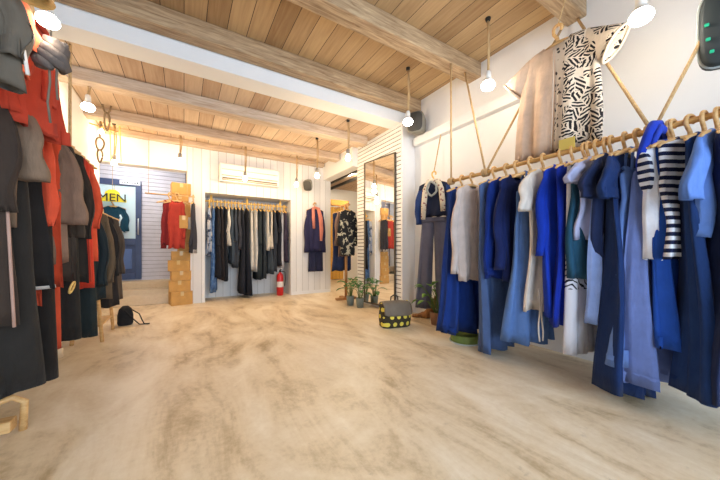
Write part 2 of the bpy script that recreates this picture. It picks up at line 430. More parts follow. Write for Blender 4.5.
def sleeve_mesh(side, sh, Ls, r0, r1, ht, rng, flare=.03, z0=-.135, N=22):
    ph = rng.uniform(0, 6); rows = []; n = 14; lf = rng.uniform(-.02, .02)
    for i in range(n + 1):
        f = i / n; e = min(1, f * 3)
        cx = side * (sh - .045 + (.02 + flare) * math.sin(min(1, f * 1.6) * PI / 2) + .007 * math.sin(f * 9 + ph))
        hw = (r0 * (.35 + .65 * e)) * (1 - f) + r1 * f
        rows.append(((cx, lf * f + .009 * math.sin(f * 8 + ph), z0 + (-Ls - z0) * f, hw * (1 + .07 * math.sin(f * 17 + ph)), max(.012, ht * (.4 + .6 * e))),
                     dict(amp=.008 * f + .002, folds=3, ph=ph + f * 3, slant=-side * .25 * (1 - f))))
    return shell(rows, N)

HG = {}
def hanger_meshes():
    mb = MB()
    pts = [(x, 0, -.098 - .055 * (abs(x) / .2) ** 1.5) for x in [-.2 + .4 * i / 14 for i in range(15)]]
    mb.tube(pts, [.009] + [.012 + .005 * (1 - abs(p[0]) / .2) for p in pts[1:-1]] + [.009], 8)
    arm = mb
    mb2 = MB(); q = []
    for i in range(11):
        a = -PI * .25 + PI * 1.25 * i / 10
        q.append((.027 * math.cos(a), 0, .006 + .027 * math.sin(a)))
    q = q + [(-.026, 0, -.02), (-.012, 0, -.045), (0, 0, -.065), (0, 0, -.094)]
    mb2.tube(q, [.008] + [.011] * (len(q) - 2) + [.013], 8)
    return arm, mb2
_a, _h = hanger_meshes()
def hanger(label, loc, rz, mat, group):
    t = thing('clothes_hanger', label, 'hanger', loc, rz, group)
    for nm, mbx in (('arm', _a), ('hook', _h)):
        k = (nm, mat.name)
        if k not in HG:
            o = mbx.build(nm, mat, t); HG[k] = o
        else:
            o = HG[k].copy(); put(o, t)
    return t

def garment(name, label, cat, group, loc, rz, rgb, L, sleeve=None, sl=.6, sh=.2, hem=.23, ht=.026, hht=.04, neck=.085, dip=.05,
            amp=.012, folds=5, pat=None, rgb2=(20, 20, 20), trim=None, piping=None, open_front=None, collar=None, hood=None, strings=None, straps=False,
            slant=0., waist=None, seed=0, hang=None, hmat=None, hgroup=None, sleeve_rgb=None, pocket=None, sr=.055, flare=.03, gap=0.0):
    rng = random.Random(seed * 7 + 3)
    mat = fabric(rgb, pat, rgb2)
    t = thing(name, label, cat, loc, rz, group)
    top = .095 if not straps else .22
    if name in ('trousers',):
        z0 = -.15
        for s in (-1, 1):
            ph = rng.uniform(0, 6); rows = []
            for i in range(10):
                f = i / 9; rows.append(((s * (sh * .47 + (hem - sh) * .45 * f + gap * f), .004 * math.sin(5 * f + ph), z0 - .03 + (-L - z0 + .03) * f, sh * .5 + (hem * .44 - sh * .5) * f, ht + (hht - ht) * f),
                                        dict(amp=amp * (.2 + .6 * f), folds=3, ph=ph)))
            shell(rows, 28).build('trouser_leg', mat, t)
        shell([((0, 0, z0 + .01, sh * .98, ht * 1.05), {}), ((0, 0, z0, sh, ht * 1.12), {}), ((0, 0, z0 - .04, sh * 1.01, ht * 1.2), {})], 32).build('waistband', mat, t)
        if trim:
            for s in (-1, 1):
                cx = s * (sh * .47 + (hem - sh) * .45)
                shell([((cx, 0, -L + trim[1], hem * .44 + .004, hht + .006), dict(amp=amp * .7, folds=3)), ((cx, 0, -L - .004, hem * .44 + .006, hht + .008), dict(amp=amp * .7, folds=3))], 28, inset=.004).build('cuff', fabric(trim[0]), t)
    else:
        body_mesh(L, sh * (.8 if straps else 1), hem, ht, hht, neck if not straps else sh * .6, dip, amp, folds, rng, slant, waist=waist, top=top).build('body', mat, t)
        if sleeve:
            sm = fabric(sleeve_rgb, None) if sleeve_rgb else mat
            r1 = {'long': sr * .75, 'short': sr * 1.25}[sleeve]
            for s in (-1, 1):
                sleeve_mesh(s, sh, sl, sr, r1, ht * 1.0, rng, flare if sleeve == 'long' else flare + .035).build('sleeve', sm, t)
        if straps:
            for s in (-1, 1):
                MB().tube([(s * .06, -.016, -.10), (s * .075, -.02, -.16), (s * .08, -.02, -.245)], .012, 8, flat=.5).tube([(s * .06, .016, -.10), (s * .075, .02, -.16), (s * .08, .02, -.245)], .012, 8, flat=.5).tube([(s * .06, -.016, -.10), (s * .058, 0, -.09), (s * .06, .016, -.10)], .012, 8, flat=.5).build('strap', mat, t)
        if trim:      # a band of another colour at the hem
            shell([((0, 0, -L + trim[1], hem + .004, hht + .006), dict(amp=amp, folds=folds)), ((0, 0, -L - .006, hem + .007, hht + .009), dict(amp=amp, folds=folds))], 60, inset=.004).build('hem_band', fabric(trim[0]), t)
        if open_front:   # a facing strip down the front
            pts = [(.02 + .008 * math.sin(i), -(ht * 1.15 + (hht - ht) * i / 8 + .006), -.16 + (-L + .2) * i / 8) for i in range(9)]
            m = MB().tube(pts, .016, 8, flat=.45); m.build('front_band', fabric(open_front), t)
        if piping:
            pts = [(sh * .95 + (hem - sh * .95) * i / 8 + .006, -.004, -.16 + (-L + .16) * i / 8) for i in range(9)]
            MB().tube(pts, .006, 6).build('piping', fabric(piping), t)
        if collar:
            pts = [(.09 * math.cos(a), .03 * math.sin(a), -.095 - .03 * max(0, -math.sin(a))) for a in [2 * PI * i / 16 for i in range(16)]]
            MB().tube(pts, .014, 8, closed=True).build('collar', fabric(collar), t)
        if hood:
            pts = [(.0, .02, -.09), (.0, .035, -.12), (0, .045, -.2), (0, .04, -.28)]
            MB().tube(pts, [.05, .075, .085, .02], 14, flat=.5).build('hood', fabric(hood), t)
        if pocket:
            MB().box(-.02, .10, -ht * 1.35 - .012, -ht * 1.2, -.48, -.34).build('pocket', fabric(pocket), t, .006)
        if strings:
            for s in (-1, 1):
                pts = [(-sh * .6 + s * .02 + .012 * math.sin(i * 1.3 + s), -hht - .012, -L + .18 - i * strings / 6) for i in range(7)]
                MB().tube(pts, .006, 6).build('drawstring', fabric((226, 214, 200)), t)
    if hang:
        hanger('%s' % hang, loc, rz, hmat or M_HANG, hgroup)
    return t

def rail(name, label, a, b, r, mat, group=None, n=6, node=True):
    mid = (Vector(a) + Vector(b)) / 2
    t = thing(name, label, 'clothes rail', mid, 0, group)
    pts = [Vector(a).lerp(Vector(b), i / n) - mid for i in range(n + 1)]
    MB().tube(pts, r, 14).build('pole', mat, t)
    return t
def rope(name, label, pts, r=.011, mat=None, group=None, knot=None, cat='rope'):
    mat = mat or M_ROPE
    t = thing(name, label, cat, pts[0], 0, group); o = Vector(pts[0])
    dens = []
    for a, b in zip(pts, pts[1:]):
        a, b = Vector(a), Vector(b)
        dens += [a.lerp(b, i / 6) - o for i in range(6)]
    dens.append(Vector(pts[-1]) - o)
    MB().tube(dens, r, 8).build('strand', mat, t)
    if knot is not None:
        k = Vector(knot) - o; m = MB()
        for j in range(3):
            yy = (j - 1) * r * 2.1
            m.tube([k + Vector((math.cos(q) * (r + .02), yy, math.sin(q) * (r + .02))) for q in [2 * PI * i / 12 for i in range(12)]], r * 1.05, 8, closed=True)
        m.build('knot', mat, t)
    return t

# ---------------------------- right rail
RX, RZ, EX = 2.58, 1.765, 2.36
rail('clothes_rail', 'long bamboo rail of blue clothes hung along the right wall', (RX, -.25, RZ), (RX, 2.27, RZ), .018, M_BAMB)
NAVY = (30, 44, 86); RG = 'garments on the right rail'; HGp = 'wooden hangers on the right rail'
def hemz(u, v, X=EX):
    x, y, b = ray(u, v); return max(.03, 1 + b * X / x)
RIGHT = [
 # u, v_hem, name, label, category, short, kwargs
 (448, 333, 'dress', 'long royal blue flared dress, first at the far end of the right rail', 'dress', 'flared royal blue dress at the far end', dict(rgb=(26, 54, 122), sh=.17, hem=.30, hht=.09, amp=.028, folds=7)),
 (458, 281, 'cardigan', 'pale beige long-sleeved cardigan near the far end of the right rail', 'cardigan', 'pale beige cardigan', dict(rgb=(206, 190, 182), sleeve='long', sl=1.02, open_front=(190, 172, 164))),
 (480, 351, 'dress', 'long slate grey-blue sleeveless dress reaching almost to the floor', 'dress', 'long slate grey-blue dress', dict(rgb=(76, 98, 142), hem=.23, hht=.07, amp=.018)),
 (492, 279, 'tunic', 'cobalt blue long-sleeved tunic between slate dress and dark navy tunic', 'tunic', 'cobalt blue long-sleeved tunic', dict(rgb=(18, 46, 124), sleeve='long', sl=1.0, hem=.2)),
 (502, 281, 'tunic', 'dark navy long-sleeved tunic with scooped neck on the right rail', 'tunic', 'dark navy scoop-neck tunic', dict(rgb=(24, 36, 84), sleeve='long', sl=.95, hem=.2, dip=.09)),
 (516, 345, 'dress', 'mid blue-grey long dress directly left of the beige tee', 'dress', 'mid blue-grey long dress', dict(rgb=(86, 116, 168), hem=.24, hht=.07, amp=.02, straps=True)),
 (529, 312, 'tunic', 'beige short-sleeved tunic with dangling white drawstrings', 'tunic', 'beige tunic with drawstrings', dict(rgb=(216, 204, 192), sleeve='short', sl=.46, hem=.2, strings=.42, sr=.06)),
 (547, 318, 'dress', 'bright royal blue dress next to the beige tunic', 'dress', 'bright royal blue dress', dict(rgb=(18, 52, 164), hem=.22, sleeve='long', sl=.82, hht=.05, dip=.09)),
 (559, 328, 'dress', 'deep ultramarine long dress left of the teal tunic', 'dress', 'deep ultramarine dress', dict(rgb=(16, 42, 146), hem=.21, hht=.05, dip=.09)),
 (571, 357, 'trousers', 'white trousers with a black leaf print below the teal tunic', 'trousers', 'white leaf-print trousers', dict(rgb=(216, 214, 222), sh=.17, hem=.22, hht=.04)),
 (575, 280, 'tunic', 'dark teal long tunic on the middle of the right rail', 'tunic', 'dark teal tunic', dict(rgb=(34, 74, 98), hem=.22, hht=.045)),
 (583, 240, 'tee_shirt', 'pale lavender-grey short-sleeved tee beside the teal tunic', 'shirt', 'pale lavender-grey tee', dict(rgb=(168, 170, 200), sleeve='short', sl=.30, hem=.19)),
 (592, 325, 'dress', 'light periwinkle dress tucked behind the navy tees', 'dress', 'light periwinkle dress', dict(rgb=(138, 160, 212), hem=.21, straps=True)),
 (598, 300, 'tee_shirt', 'navy short-sleeved tee, farther of the two navy ones together', 'shirt', 'farther navy tee', dict(rgb=(32, 44, 80), sleeve='short', sl=.42, hem=.19, sr=.065)),
 (612, 404, 'dress', 'long navy short-sleeved dress hanging lowest, its hem near the floor', 'dress', 'long navy dress', dict(rgb=(24, 46, 92), sleeve='short', sl=.44, hem=.26, hht=.09, amp=.026, slant=-.18, sr=.07, dip=.09)),
 (625, 366, 'overalls', 'periwinkle blue strapped overall dress with a tucked hem', 'dress', 'periwinkle overall dress', dict(rgb=(98, 128, 190), straps=True, hem=.25, hht=.08, amp=.018, trim=((104, 132, 192), .10), rz=-.3)),
 (641, 384, 'dress', 'violet-blue strapped dress just right of the periwinkle overalls', 'dress', 'violet-blue strapped dress', dict(rgb=(108, 126, 184), straps=True, hem=.25, hht=.09, amp=.022, slant=.1, rz=-.3)),
 (662, 350, 'dress', 'vivid blue long dress hanging behind the white striped vest', 'dress', 'vivid blue long dress', dict(rgb=(30, 72, 158), sh=.16, hem=.20, hht=.05, amp=.02)),
 (659, 260, 'vest', 'white sleeveless vest showing a navy striped lining at the armhole', 'vest', 'white vest with striped lining', dict(rgb=(222, 224, 234), hem=.2, hht=.05, rz=-.35)),
 (680, 258, 'tee_shirt', 'navy and white striped top on the right rail', 'shirt', 'navy and white striped top', dict(rgb=(230, 230, 236), pat='stripe', rgb2=(26, 34, 66), hem=.2, hht=.04, dip=.10, rz=-.5)),
 (695, 398, 'dress', 'long dark denim blue dress just right of the striped top', 'dress', 'dark denim blue dress', dict(rgb=(28, 54, 104), hem=.24, hht=.06, amp=.024)),
 (709, 236, 'blouse', 'blue-violet blouse with brown hanger at the right edge', 'blouse', 'blue-violet blouse at the right edge', dict(rgb=(90, 122, 186), sleeve='short', sl=.5, hem=.21, sr=.06)),
 (722, 405, 'dress', 'very dark navy long dress at the right edge of the photo', 'dress', 'very dark navy dress at the right edge', dict(rgb=(28, 40, 76), hem=.25, hht=.06, amp=.024)),
]
for i, (u, v, nm, lab, cat, short, kw) in enumerate(RIGHT):
    y = onX(u, EX); L = RZ - hemz(u, v)
    jr = kw.pop('rz', None)
    if jr is None: jr = random.Random(i + 40).uniform(-.26, -.06)
    kw.setdefault('rgb', NAVY)
    garment(nm, lab, cat, RG, (RX, y, RZ), jr, L=L, seed=i + 1, hang='wooden hanger holding the ' + short, hgroup=HGp, **kw)
    if short.startswith('white leaf'):
        pass
# leaf print on the white trousers: a darker printed patch built into the cloth colour
for o in bpy.data.objects:
    if o.name.startswith('trouser_leg') and o.parent and 'leaf print' in o.parent.get('label', ''):
        t = NT('leaf_print_cloth'); p = t.pos('obj'); z = t.sep(p)[2]
        w = t.n('ShaderNodeTexWave', wave_type='BANDS', bands_direction='DIAGONAL'); t.l(p, w.inputs['Vector']); w.inputs['Scale'].default_value = 14; w.inputs['Distortion'].default_value = 6
        k = t.math('MULTIPLY', t.math('GREATER_THAN', w.outputs[1], .7), t.math('MULTIPLY', t.math('GREATER_THAN', z, -1.06), t.math('LESS_THAN', z, -.80)))
        t.color(t.mix(k, srgb(216, 214, 222), srgb(30, 32, 44))); t.rough(.9); o.data.materials[0] = t.m
# striped lining patch on the vest
for o in list(bpy.data.objects):
    if o.name.startswith('vest') and o.type == 'EMPTY':
        m = MB(); N = 20
        m.rings([[Vector((-.205 - d - .012 * math.sin(a), .034 * s * math.cos(a) - .004, -.30 + .12 * s * math.sin(a))) for a in [2 * PI * i / N for i in range(N)]] for s, d in ((1, -.02), (1, 0.010), (.8, .011))], cap1=True, smooth=False)
        m.build('striped_lining', fabric((226, 226, 232), 'stripe', (26, 34, 66)), o)
# royal blue scarf draped over the rail
t = thing('scarf', 'royal blue scarf looped over the right rail beside the striped vest', 'scarf', (RX - .03, onX(644, EX), RZ + .008))
m = MB(); m.tube([(-.13, .03, -.30), (-.14, .03, -.25), (-.145, .02, -.18), (-.13, 0, -.09), (-.07, -.01, -.01), (.02, -.015, .012), (.07, -.02, -.04), (.075, -.03, -.12)], [.022, .028, .03, .032, .034, .034, .03, .02], 16, flat=.75)
m.build('scarf_body', fabric((28, 56, 168)), t)
m = MB(); m.tube([(-.10, -.0, -.22), (-.11, -.01, -.16), (-.11, -.035, -.09), (-.05, -.04, -.03), (.03, -.045, -.035), (.06, -.04, -.09)], [.014, .018, .022, .026, .024, .014], 14, flat=.7)
m.build('scarf_fold', fabric((40, 66, 176)), t)
# paper tag on the rail
t = thing('paper_tag', 'small yellow paper tag standing on the right rail', 'tag', (RX - .02, onX(568, RX), RZ + .017))
MB().box(-.003, .003, -.055, .055, 0, .085).build('card', flat('tag_paper', srgb(216, 190, 96), .8), t)

# ropes holding the rail
k1 = (RX, 1.80, RZ); k2 = (RX, .60, RZ)
rope('rail_rope', 'rope from the far beam down to the knot nearest the outfit', [(2.86, 2.27, 3.10), k1], .011, None, 'ropes of the right rail', k1)
rope('rail_rope', 'rope rising from the farther rail knot behind the beige poncho', [(3.06, 1.31, 3.12), k1], .011, None, 'ropes of the right rail')
rope('rail_rope', 'rope from behind the poncho down to the knot above the scarf', [(3.06, 1.20, 3.10), k2], .011, None, 'ropes of the right rail', k2)
rope('rail_rope', 'rope slanting up to the right from the knot above the scarf', [(3.06, .18, 3.10), (k2[0], k2[1] - .01, k2[2])], .011, None, 'ropes of the right rail')
rope('rail_rope', 'straight rope hanging from the beam to the far end of the right rail', [(RX, 2.24, 3.10), (RX, 2.235, RZ)], .010, None, 'ropes of the right rail', (RX, 2.235, RZ))

# poncho high on the wall
PX, PY, PZ = 2.74, 1.22, 2.885
def poncho():
    t = thing('poncho', 'beige and black leaf-print poncho hanging high on the right wall', 'poncho', (PX, PY, PZ), -PI / 2); t.scale = (.945,) * 3
    rng = random.Random(5)
    rows = [((0, 0, -.112, .12, .03), dict(dip=.16)), ((0, 0, -.122, .14, .038), dict(dip=.13)), ((0, 0, -.135, .21, .04), dict(dip=.03)), ((0, 0, -.165, .27, .05), {}), ((0, 0, -.25, .285, .055), dict(amp=.004, folds=6))]
    for i in range(1, 9):
        f = i / 8; rows.append(((-.02 * f, 0, -.25 - .88 * f, .285 + .03 * math.sin(f * PI * .8) + .03 * f, .055 + .02 * f), dict(amp=.006 + .02 * f, folds=6, ph=1.0 + f * .4, slant=.03 * f)))
    pm = [fabric((214, 186, 162)), fabric((224, 208, 188), 'leaf', (34, 30, 32)), fabric((206, 190, 172), 'spots', (66, 60, 60))]
    o = shell(rows, 56).build('body', pm, t)
    for p in o.data.polygons:
        if p.center.x > .07: p.material_index = 1
        elif p.center.x > .0: p.material_index = 2
    for s, nm in ((-1, 0), (1, 1)):
        m = MB(); R = []; d = Vector((s * .80, 0, -.60)); n1 = Vector((-d.z * s, 0, d.x * s)) 
        for i in range(10):
            f = min(i, 8) / 8; c = Vector((s * .19, 0, -.21)) + d * (.27 * f if i < 9 else .24)
            a_ = (.085 + .055 * f) * (1 if i < 9 else .95); b_ = (.035 + .045 * f) * (1 if i < 9 else .9)
            R.append([c + n1 * a_ * math.cos(q) + Vector((0, 1, 0)) * (b_ * math.sin(q) + .006 * math.sin(3 * q + f * 3)) for q in [2 * PI * k / 28 for k in range(28)]])
        m.rings(R).build('sleeve', pm[nm], t)
        cu_ = [p_ + d * .008 for p_ in R[8]]
        MB().tube(cu_, .009, 8, closed=True).build('sleeve_hem', fabric((214, 186, 162)) if s < 0 else fabric((214, 198, 176)), t)
    m = MB(); m.tube([(.0, -.075 - .001 * 0, -.2), (.0, -.08, -.45), (-.005, -.085, -.75), (-.01, -.1, -1.1)], .006, 6); m.build('centre_seam', fabric((196, 176, 156)), t)
    h = hanger('wooden hanger holding the beige leaf-print poncho', (PX, PY, PZ), -PI / 2, M_HANG, None); h.scale = (1.2,) * 3
    hk = rope('rope', 'cord holding the poncho hanger up to the beam end', [(PX, PY - .06, 3.11), (PX, PY, PZ + .03)], .006)
poncho()

# speaker on the right wall, speaker on the back wall
def speaker(label, loc, rx, rz, s=1.0):
    t = thing('loudspeaker', label, 'speaker', loc, rz); t.rotation_euler = (rx, 0, rz)
    mb = MB(); N = 28
    def rr(hw, hh, y, e=.55): return [Vector((hw * sgnpow(math.cos(2 * PI * k / N), e), y, hh * sgnpow(math.sin(2 * PI * k / N), e))) for k in range(N)]
    mb.rings([rr(.075 * s, .10 * s, .14 * s), rr(.10 * s, .125 * s, .10 * s), rr(.115 * s, .14 * s, 0), rr(.118 * s, .143 * s, -.06 * s), rr(.112 * s, .138 * s, -.075 * s)], True, True)
    mb.build('cabinet', flat('speaker_grey', srgb(128, 124, 112), .6), t)
    MB().rings([rr(.104 * s, .13 * s, -.074 * s), rr(.10 * s, .126 * s, -.084 * s)], True, True).build('grille', flat('speaker_grille', srgb(66, 64, 60), .8), t)
    MB().tube([(0, .10 * s, .0), (0, .19 * s, .02 * s), (0, .21 * s, .06 * s)], .02 * s, 10).build('bracket', M_DARKM, t)
    return t
p = atX(416, 124, 2.90); speaker('grey loudspeaker on the right wall beside the slatted column', (p.x, p.y - .02, p.z), 0, math.radians(-62), 1.05)
p = atY(308, 185, YB - .22); speaker('grey loudspeaker tilted down on the rear wall by the alcove', p, math.radians(28), math.radians(-35), .8)
# dark rounded case at the top right edge
p = atT(727, 26, 1.75)
t = thing('wall_case', 'dark rounded case with green dots at the top right corner', 'case', (p.x, p.y, p.z), math.radians(-70))
N = 28
def rr(hw, hh, y, e=.5): return [Vector((hw * sgnpow(math.cos(2 * PI * k / N), e), y, hh * sgnpow(math.sin(2 * PI * k / N), e))) for k in range(N)]
MB().rings([rr(.10, .22, .06), rr(.115, .235, .045), rr(.115, .235, -.03), rr(.10, .22, -.045)], True, True).build('shell', flat('case_dark', srgb(46, 54, 56), .6), t)
MB().tube(rr(.117, .237, .0), .008, 8, closed=True).build('rim', flat('case_rim', srgb(170, 178, 178), .5), t)
m = MB()
for sx, sz in ((-.09, .02), (-.085, -.07), (-.07, -.15)): m.lathe([(.0, -.004), (.012, -.004), (.012, .004), (0, .004)], 10, (0, 0, 0)) if 0 else m.box(sx - .01, sx + .01, -.052, -.040, sz - .01, sz + .01)
m.build('green_dot', flat('green_light', srgb(40, 190, 140), .4), t, .004)
MB().tube([(0, .0, .235), (0, 0, .45), (0, .05, 3.28 - p.z)], .008, 8).build('cord', M_DARKM, t)

# outfit hanging on the right wall beyond the rail
OX = 2.90; oy = onX(434, OX); oz = 2.02
ob = rope('hanging_rope', 'rope from the wall ledge holding the scarf and trousers outfit', [(3.03, oy, 2.58), (OX, oy, oz + .03)], .008)
hanger('yellow wooden hanger of the wall outfit beside the column', (OX, oy, oz), math.radians(-60), M_HANGY, None)
garment('jacket', 'navy jacket with blue denim sleeves on the wall outfit', 'jacket', None, (OX, oy, oz), math.radians(-60), (38, 44, 66), .58, 'long', .68, sh=.21, hem=.2, sleeve_rgb=(44, 66, 118), ht=.04, hht=.045, seed=61, sr=.06)
garment('trousers', 'loose grey trousers hanging below the navy jacket on the wall', 'trousers', None, (OX, oy, oz - .47), math.radians(-60), (102, 102, 120), 1.36, sh=.17, hem=.25, gap=.035, ht=.04, hht=.06, amp=.016, seed=62)
t = thing('scarf', 'cream floral scarf draped around the neck of the wall outfit', 'scarf', (OX, oy, oz), math.radians(-60))
m = MB().tube([(-.13, -.07, -.62), (-.12, -.07, -.42), (-.10, -.068, -.22), (-.06, -.04, -.10), (0, .0, -.082), (.06, -.04, -.10), (.11, -.068, -.22), (.13, -.07, -.40), (.135, -.07, -.52)], [.03, .038, .038, .034, .03, .034, .036, .036, .03], 12, flat=.45)
m.build('scarf_body', fabric((226, 214, 190), 'spots', (150, 90, 90)), t)
m = MB().tube([((.062 + .012 * math.sin(3 * a)) * math.sin(a), -.085 - .012 * math.cos(a), -.215 + .085 * math.cos(a) - .02 * math.sin(2 * a)) for a in [2 * PI * i / 22 for i in range(22)]], [.011 + .006 * math.sin(i * 1.7) ** 2 for i in range(22)], 10, closed=True)
m.build('scarf_loop', fabric((176, 176, 168)), t)
# ------------------------------------------------------------------ floor things at right
p = atT(457, 341, 3.10); px, py = p.x + .02, p.y + .12
t = thing('planter', 'low round green planter under the flared royal blue dress', 'planter', (2.60, 2.06, 0))
MB().lathe([(.10, 0), (.15, .0), (.155, .03), (.15, .085), (.14, .09), (.135, .06), (.0, .06)], 32, cap0=True).build('bowl', flat('green_planter', srgb(112, 128, 56), .6, 0, .15, 20), t)
MB().lathe([(.0, 0.001), (.165, .001), (.168, .014), (.158, .014)], 32).build('saucer', flat('saucer_white', srgb(190, 196, 190), .5), t)
t = thing('driftwood', 'brown driftwood branch leaning by the wall below the grey trousers', 'branch', (3.0, 3.02, 0))
MB().tube([(-.02, .10, .03), (0, .02, .05), (.01, -.06, .16), (.0, -.16, .30), (.01, -.24, .42)], [.05, .06, .05, .04, .03], 10).build('limb', wood('driftwood_bark', srgb(116, 74, 40), srgb(172, 122, 74), 2, .9, 4), t)
MB().tube([(0, .06, .05), (-.08, .12, .03), (-.14, .18, .022)], [.035, .03, .02], 8).build('root', wood('driftwood_bark', (0, 0, 0), (0, 0, 0)), t)

def leafy(label, loc, n, spread, h, leaf_l, leaf_w, pot_prof, pot_mat, green, seed, lean=(0, 0), name='potted_plant'):
    t = thing(name, label, 'plant', loc); r = random.Random(seed)
    MB().lathe(pot_prof, 24, cap0=True).build('pot', pot_mat, t)
    ph = max(z for _, z in pot_prof); inner = pot_prof[-1][0]
    MB().lathe([(0, ph - .02), (inner * .9, ph - .02), (inner * .9, ph - .05)], 20).build('soil', flat('soil', srgb(70, 52, 38), .95), t)
    st = MB(); lf = MB()
    for k in range(n):
        a = 2 * PI * k / n + r.uniform(-.4, .4); up = r.uniform(.35, 1.0)
        b = Vector((math.cos(a) * .02, math.sin(a) * .02, ph - .02)); rad = spread * (1.15 - up * .6)
        tip = Vector((math.cos(a) * rad + lean[0], math.sin(a) * rad + lean[1], ph + h * up))
        mid = b.lerp(tip, .5) + Vector((-lean[0] * .2, 0, h * .18))
        st.tube([b, mid, tip], [.005, .004, .003], 6)
        d = (tip - mid).normalized(); d = (d + Vector((math.cos(a), math.sin(a), -.25)) * .8).normalized()
        side = d.cross(Vector((0, 0, 1))).normalized(); nrm = side.cross(d).normalized()
        L, Wd = leaf_l * r.uniform(.8, 1.2), leaf_w * r.uniform(.8, 1.2); rows = []
        for i in range(7):
            f = i / 6; w = Wd * math.sin(PI * min(.97, f * .94 + .04)) ** .8; c = tip + d * L * f - Vector((0, 0, 1)) * L * .45 * f * f
            rows.append([c - side * w + nrm * .25 * w, c - nrm * .0015, c + side * w + nrm * .25 * w, c + nrm * .0025])
        lf.rings(rows, True, True)
    st.build('stem', flat('plant_stem', srgb(96, 120, 58), .7), t)
    lf.build('foliage', green, t)
    return t
G1 = flat('leaf_green', srgb(78, 122, 52), .5, 0, .25, 14)
G2 = flat('leaf_deep_green', srgb(74, 132, 66), .5, 0, .25, 14)
leafy('bright green leafy plant in a pot behind the far end of the right rail', (2.86, 2.72, 0), 18, .13, .36, .12, .045, [(.07, 0), (.09, .16), (.085, .165), (.08, .16)], flat('clay_pot', srgb(150, 110, 80), .8), flat('leaf_bright', srgb(120, 168, 70), .5, 0, .25, 14), 3, (-.03, .12))
PP = [(.055, 0), (.07, .14), (.075, .16), (.068, .165), (.062, .15)]
PM = flat('pot_grey', srgb(132, 140, 130), .7)
pl = atT(356, 302, 5.1)
leafy('broad-leaved plant in a grey pot at the left foot of the mirror', (2.53, 4.46, 0), 14, .13, .30, .19, .05, PP, PM, G2, 8)
leafy('small plant in a grey pot just in front of the other mirror plant', (2.575, 4.20, 0), 11, .10, .24, .16, .045, PP, PM, G2, 12)

# polka dot bag
p = atT(396, 322, 3.72)
t = thing('messenger_bag', 'dark messenger bag with yellow polka dots on the floor by the column', 'bag', (p.x, p.y + .02, 0), math.radians(-12)); t.scale = (1.06, 1.06, 1.2)
BW, BD, BH = .19, .085, .24
mb = MB(); N = 40
def sq(hw, hd, z, sag=0): return [Vector((hw * sgnpow(math.cos(2 * PI * k / N), .35), hd * sgnpow(math.sin(2 * PI * k / N), .45) * (1 + .1 * math.sin(3 * 2 * PI * k / N)), z + sag * math.cos(2 * PI * k / N) ** 2)) for k in range(N)]
mb.rings([sq(BW * .93, BD * .95, 0), sq(BW, BD, .015), sq(BW * 1.02, BD * 1.08, .10), sq(BW * 1.0, BD * 1.02, .18), sq(BW * .97, BD * .85, .235, .015), sq(BW * .9, BD * .5, .25, .02)], True, True)
mb.build('bag_body', fabric((62, 54, 40), 'dots', (226, 206, 84)), t)
mb = MB(); rows = []
for i, (y, z) in enumerate([(BD * .9, .17), (BD * .95, .235), (BD * .45, .268), (0, .275), (-BD * .6, .270), (-BD * 1.1, .24), (-BD * 1.22, .17), (-BD * 1.24, .125)]):
    w = BW * (1.02 + .03 * math.sin(i)); rows.append([Vector((-w, y, z + .012 * math.sin(i * 1.1))), Vector((-w * .4, y - .004, z + .006)), Vector((w * .4, y - .004, z + .008)), Vector((w, y, z - .01)), Vector((w, y * .9, z - .018)), Vector((0, y * .9, z - .012)), Vector((-w, y * .9, z - .014))])
mb.rings(rows, True, True); f = mb.build('flap', fabric((122, 110, 96)), t); f['label'] = 'plain grey-brown flap'
f.modifiers.new('s', 'SUBSURF').levels = 1; f.modifiers['s'].render_levels = 1
MB().tube([(-.05, .02, .27), (-.045, .02, .315), (0, .02, .335), (.045, .02, .315), (.05, .02, .27)], .008, 8).build('handle', fabric((84, 76, 66)), t)

# mirror
mt = thing('wall_mirror', 'tall dark-framed mirror standing on the slatted white column', 'mirror', (CX - .03, 3.93, .06), math.radians(-90))
ML, MH = .375, 2.46
t = NT('mirror_silver'); t.color((.93, .94, .93)); t.b.inputs['Metallic'].default_value = 1; t.rough(.015)
MB().box(-ML + .015, ML - .015, -.004, .004, .015, MH - .015).build('mirror_glass', t.m, mt)
MB().box(-ML - .005, -ML + .018, -.014, .012, 0, MH).box(ML - .018, ML + .005, -.014, .012, 0, MH).box(-ML + .018, ML - .018, -.014, .012, 0, .018).box(-ML + .018, ML - .018, -.014, .012, MH - .018, MH).build('frame', flat('mirror_frame', srgb(84, 72, 54), .5), mt, .002)
mt.rotation_euler.z = math.radians(-90 + 7.5)
mt.location.x = CX - .08

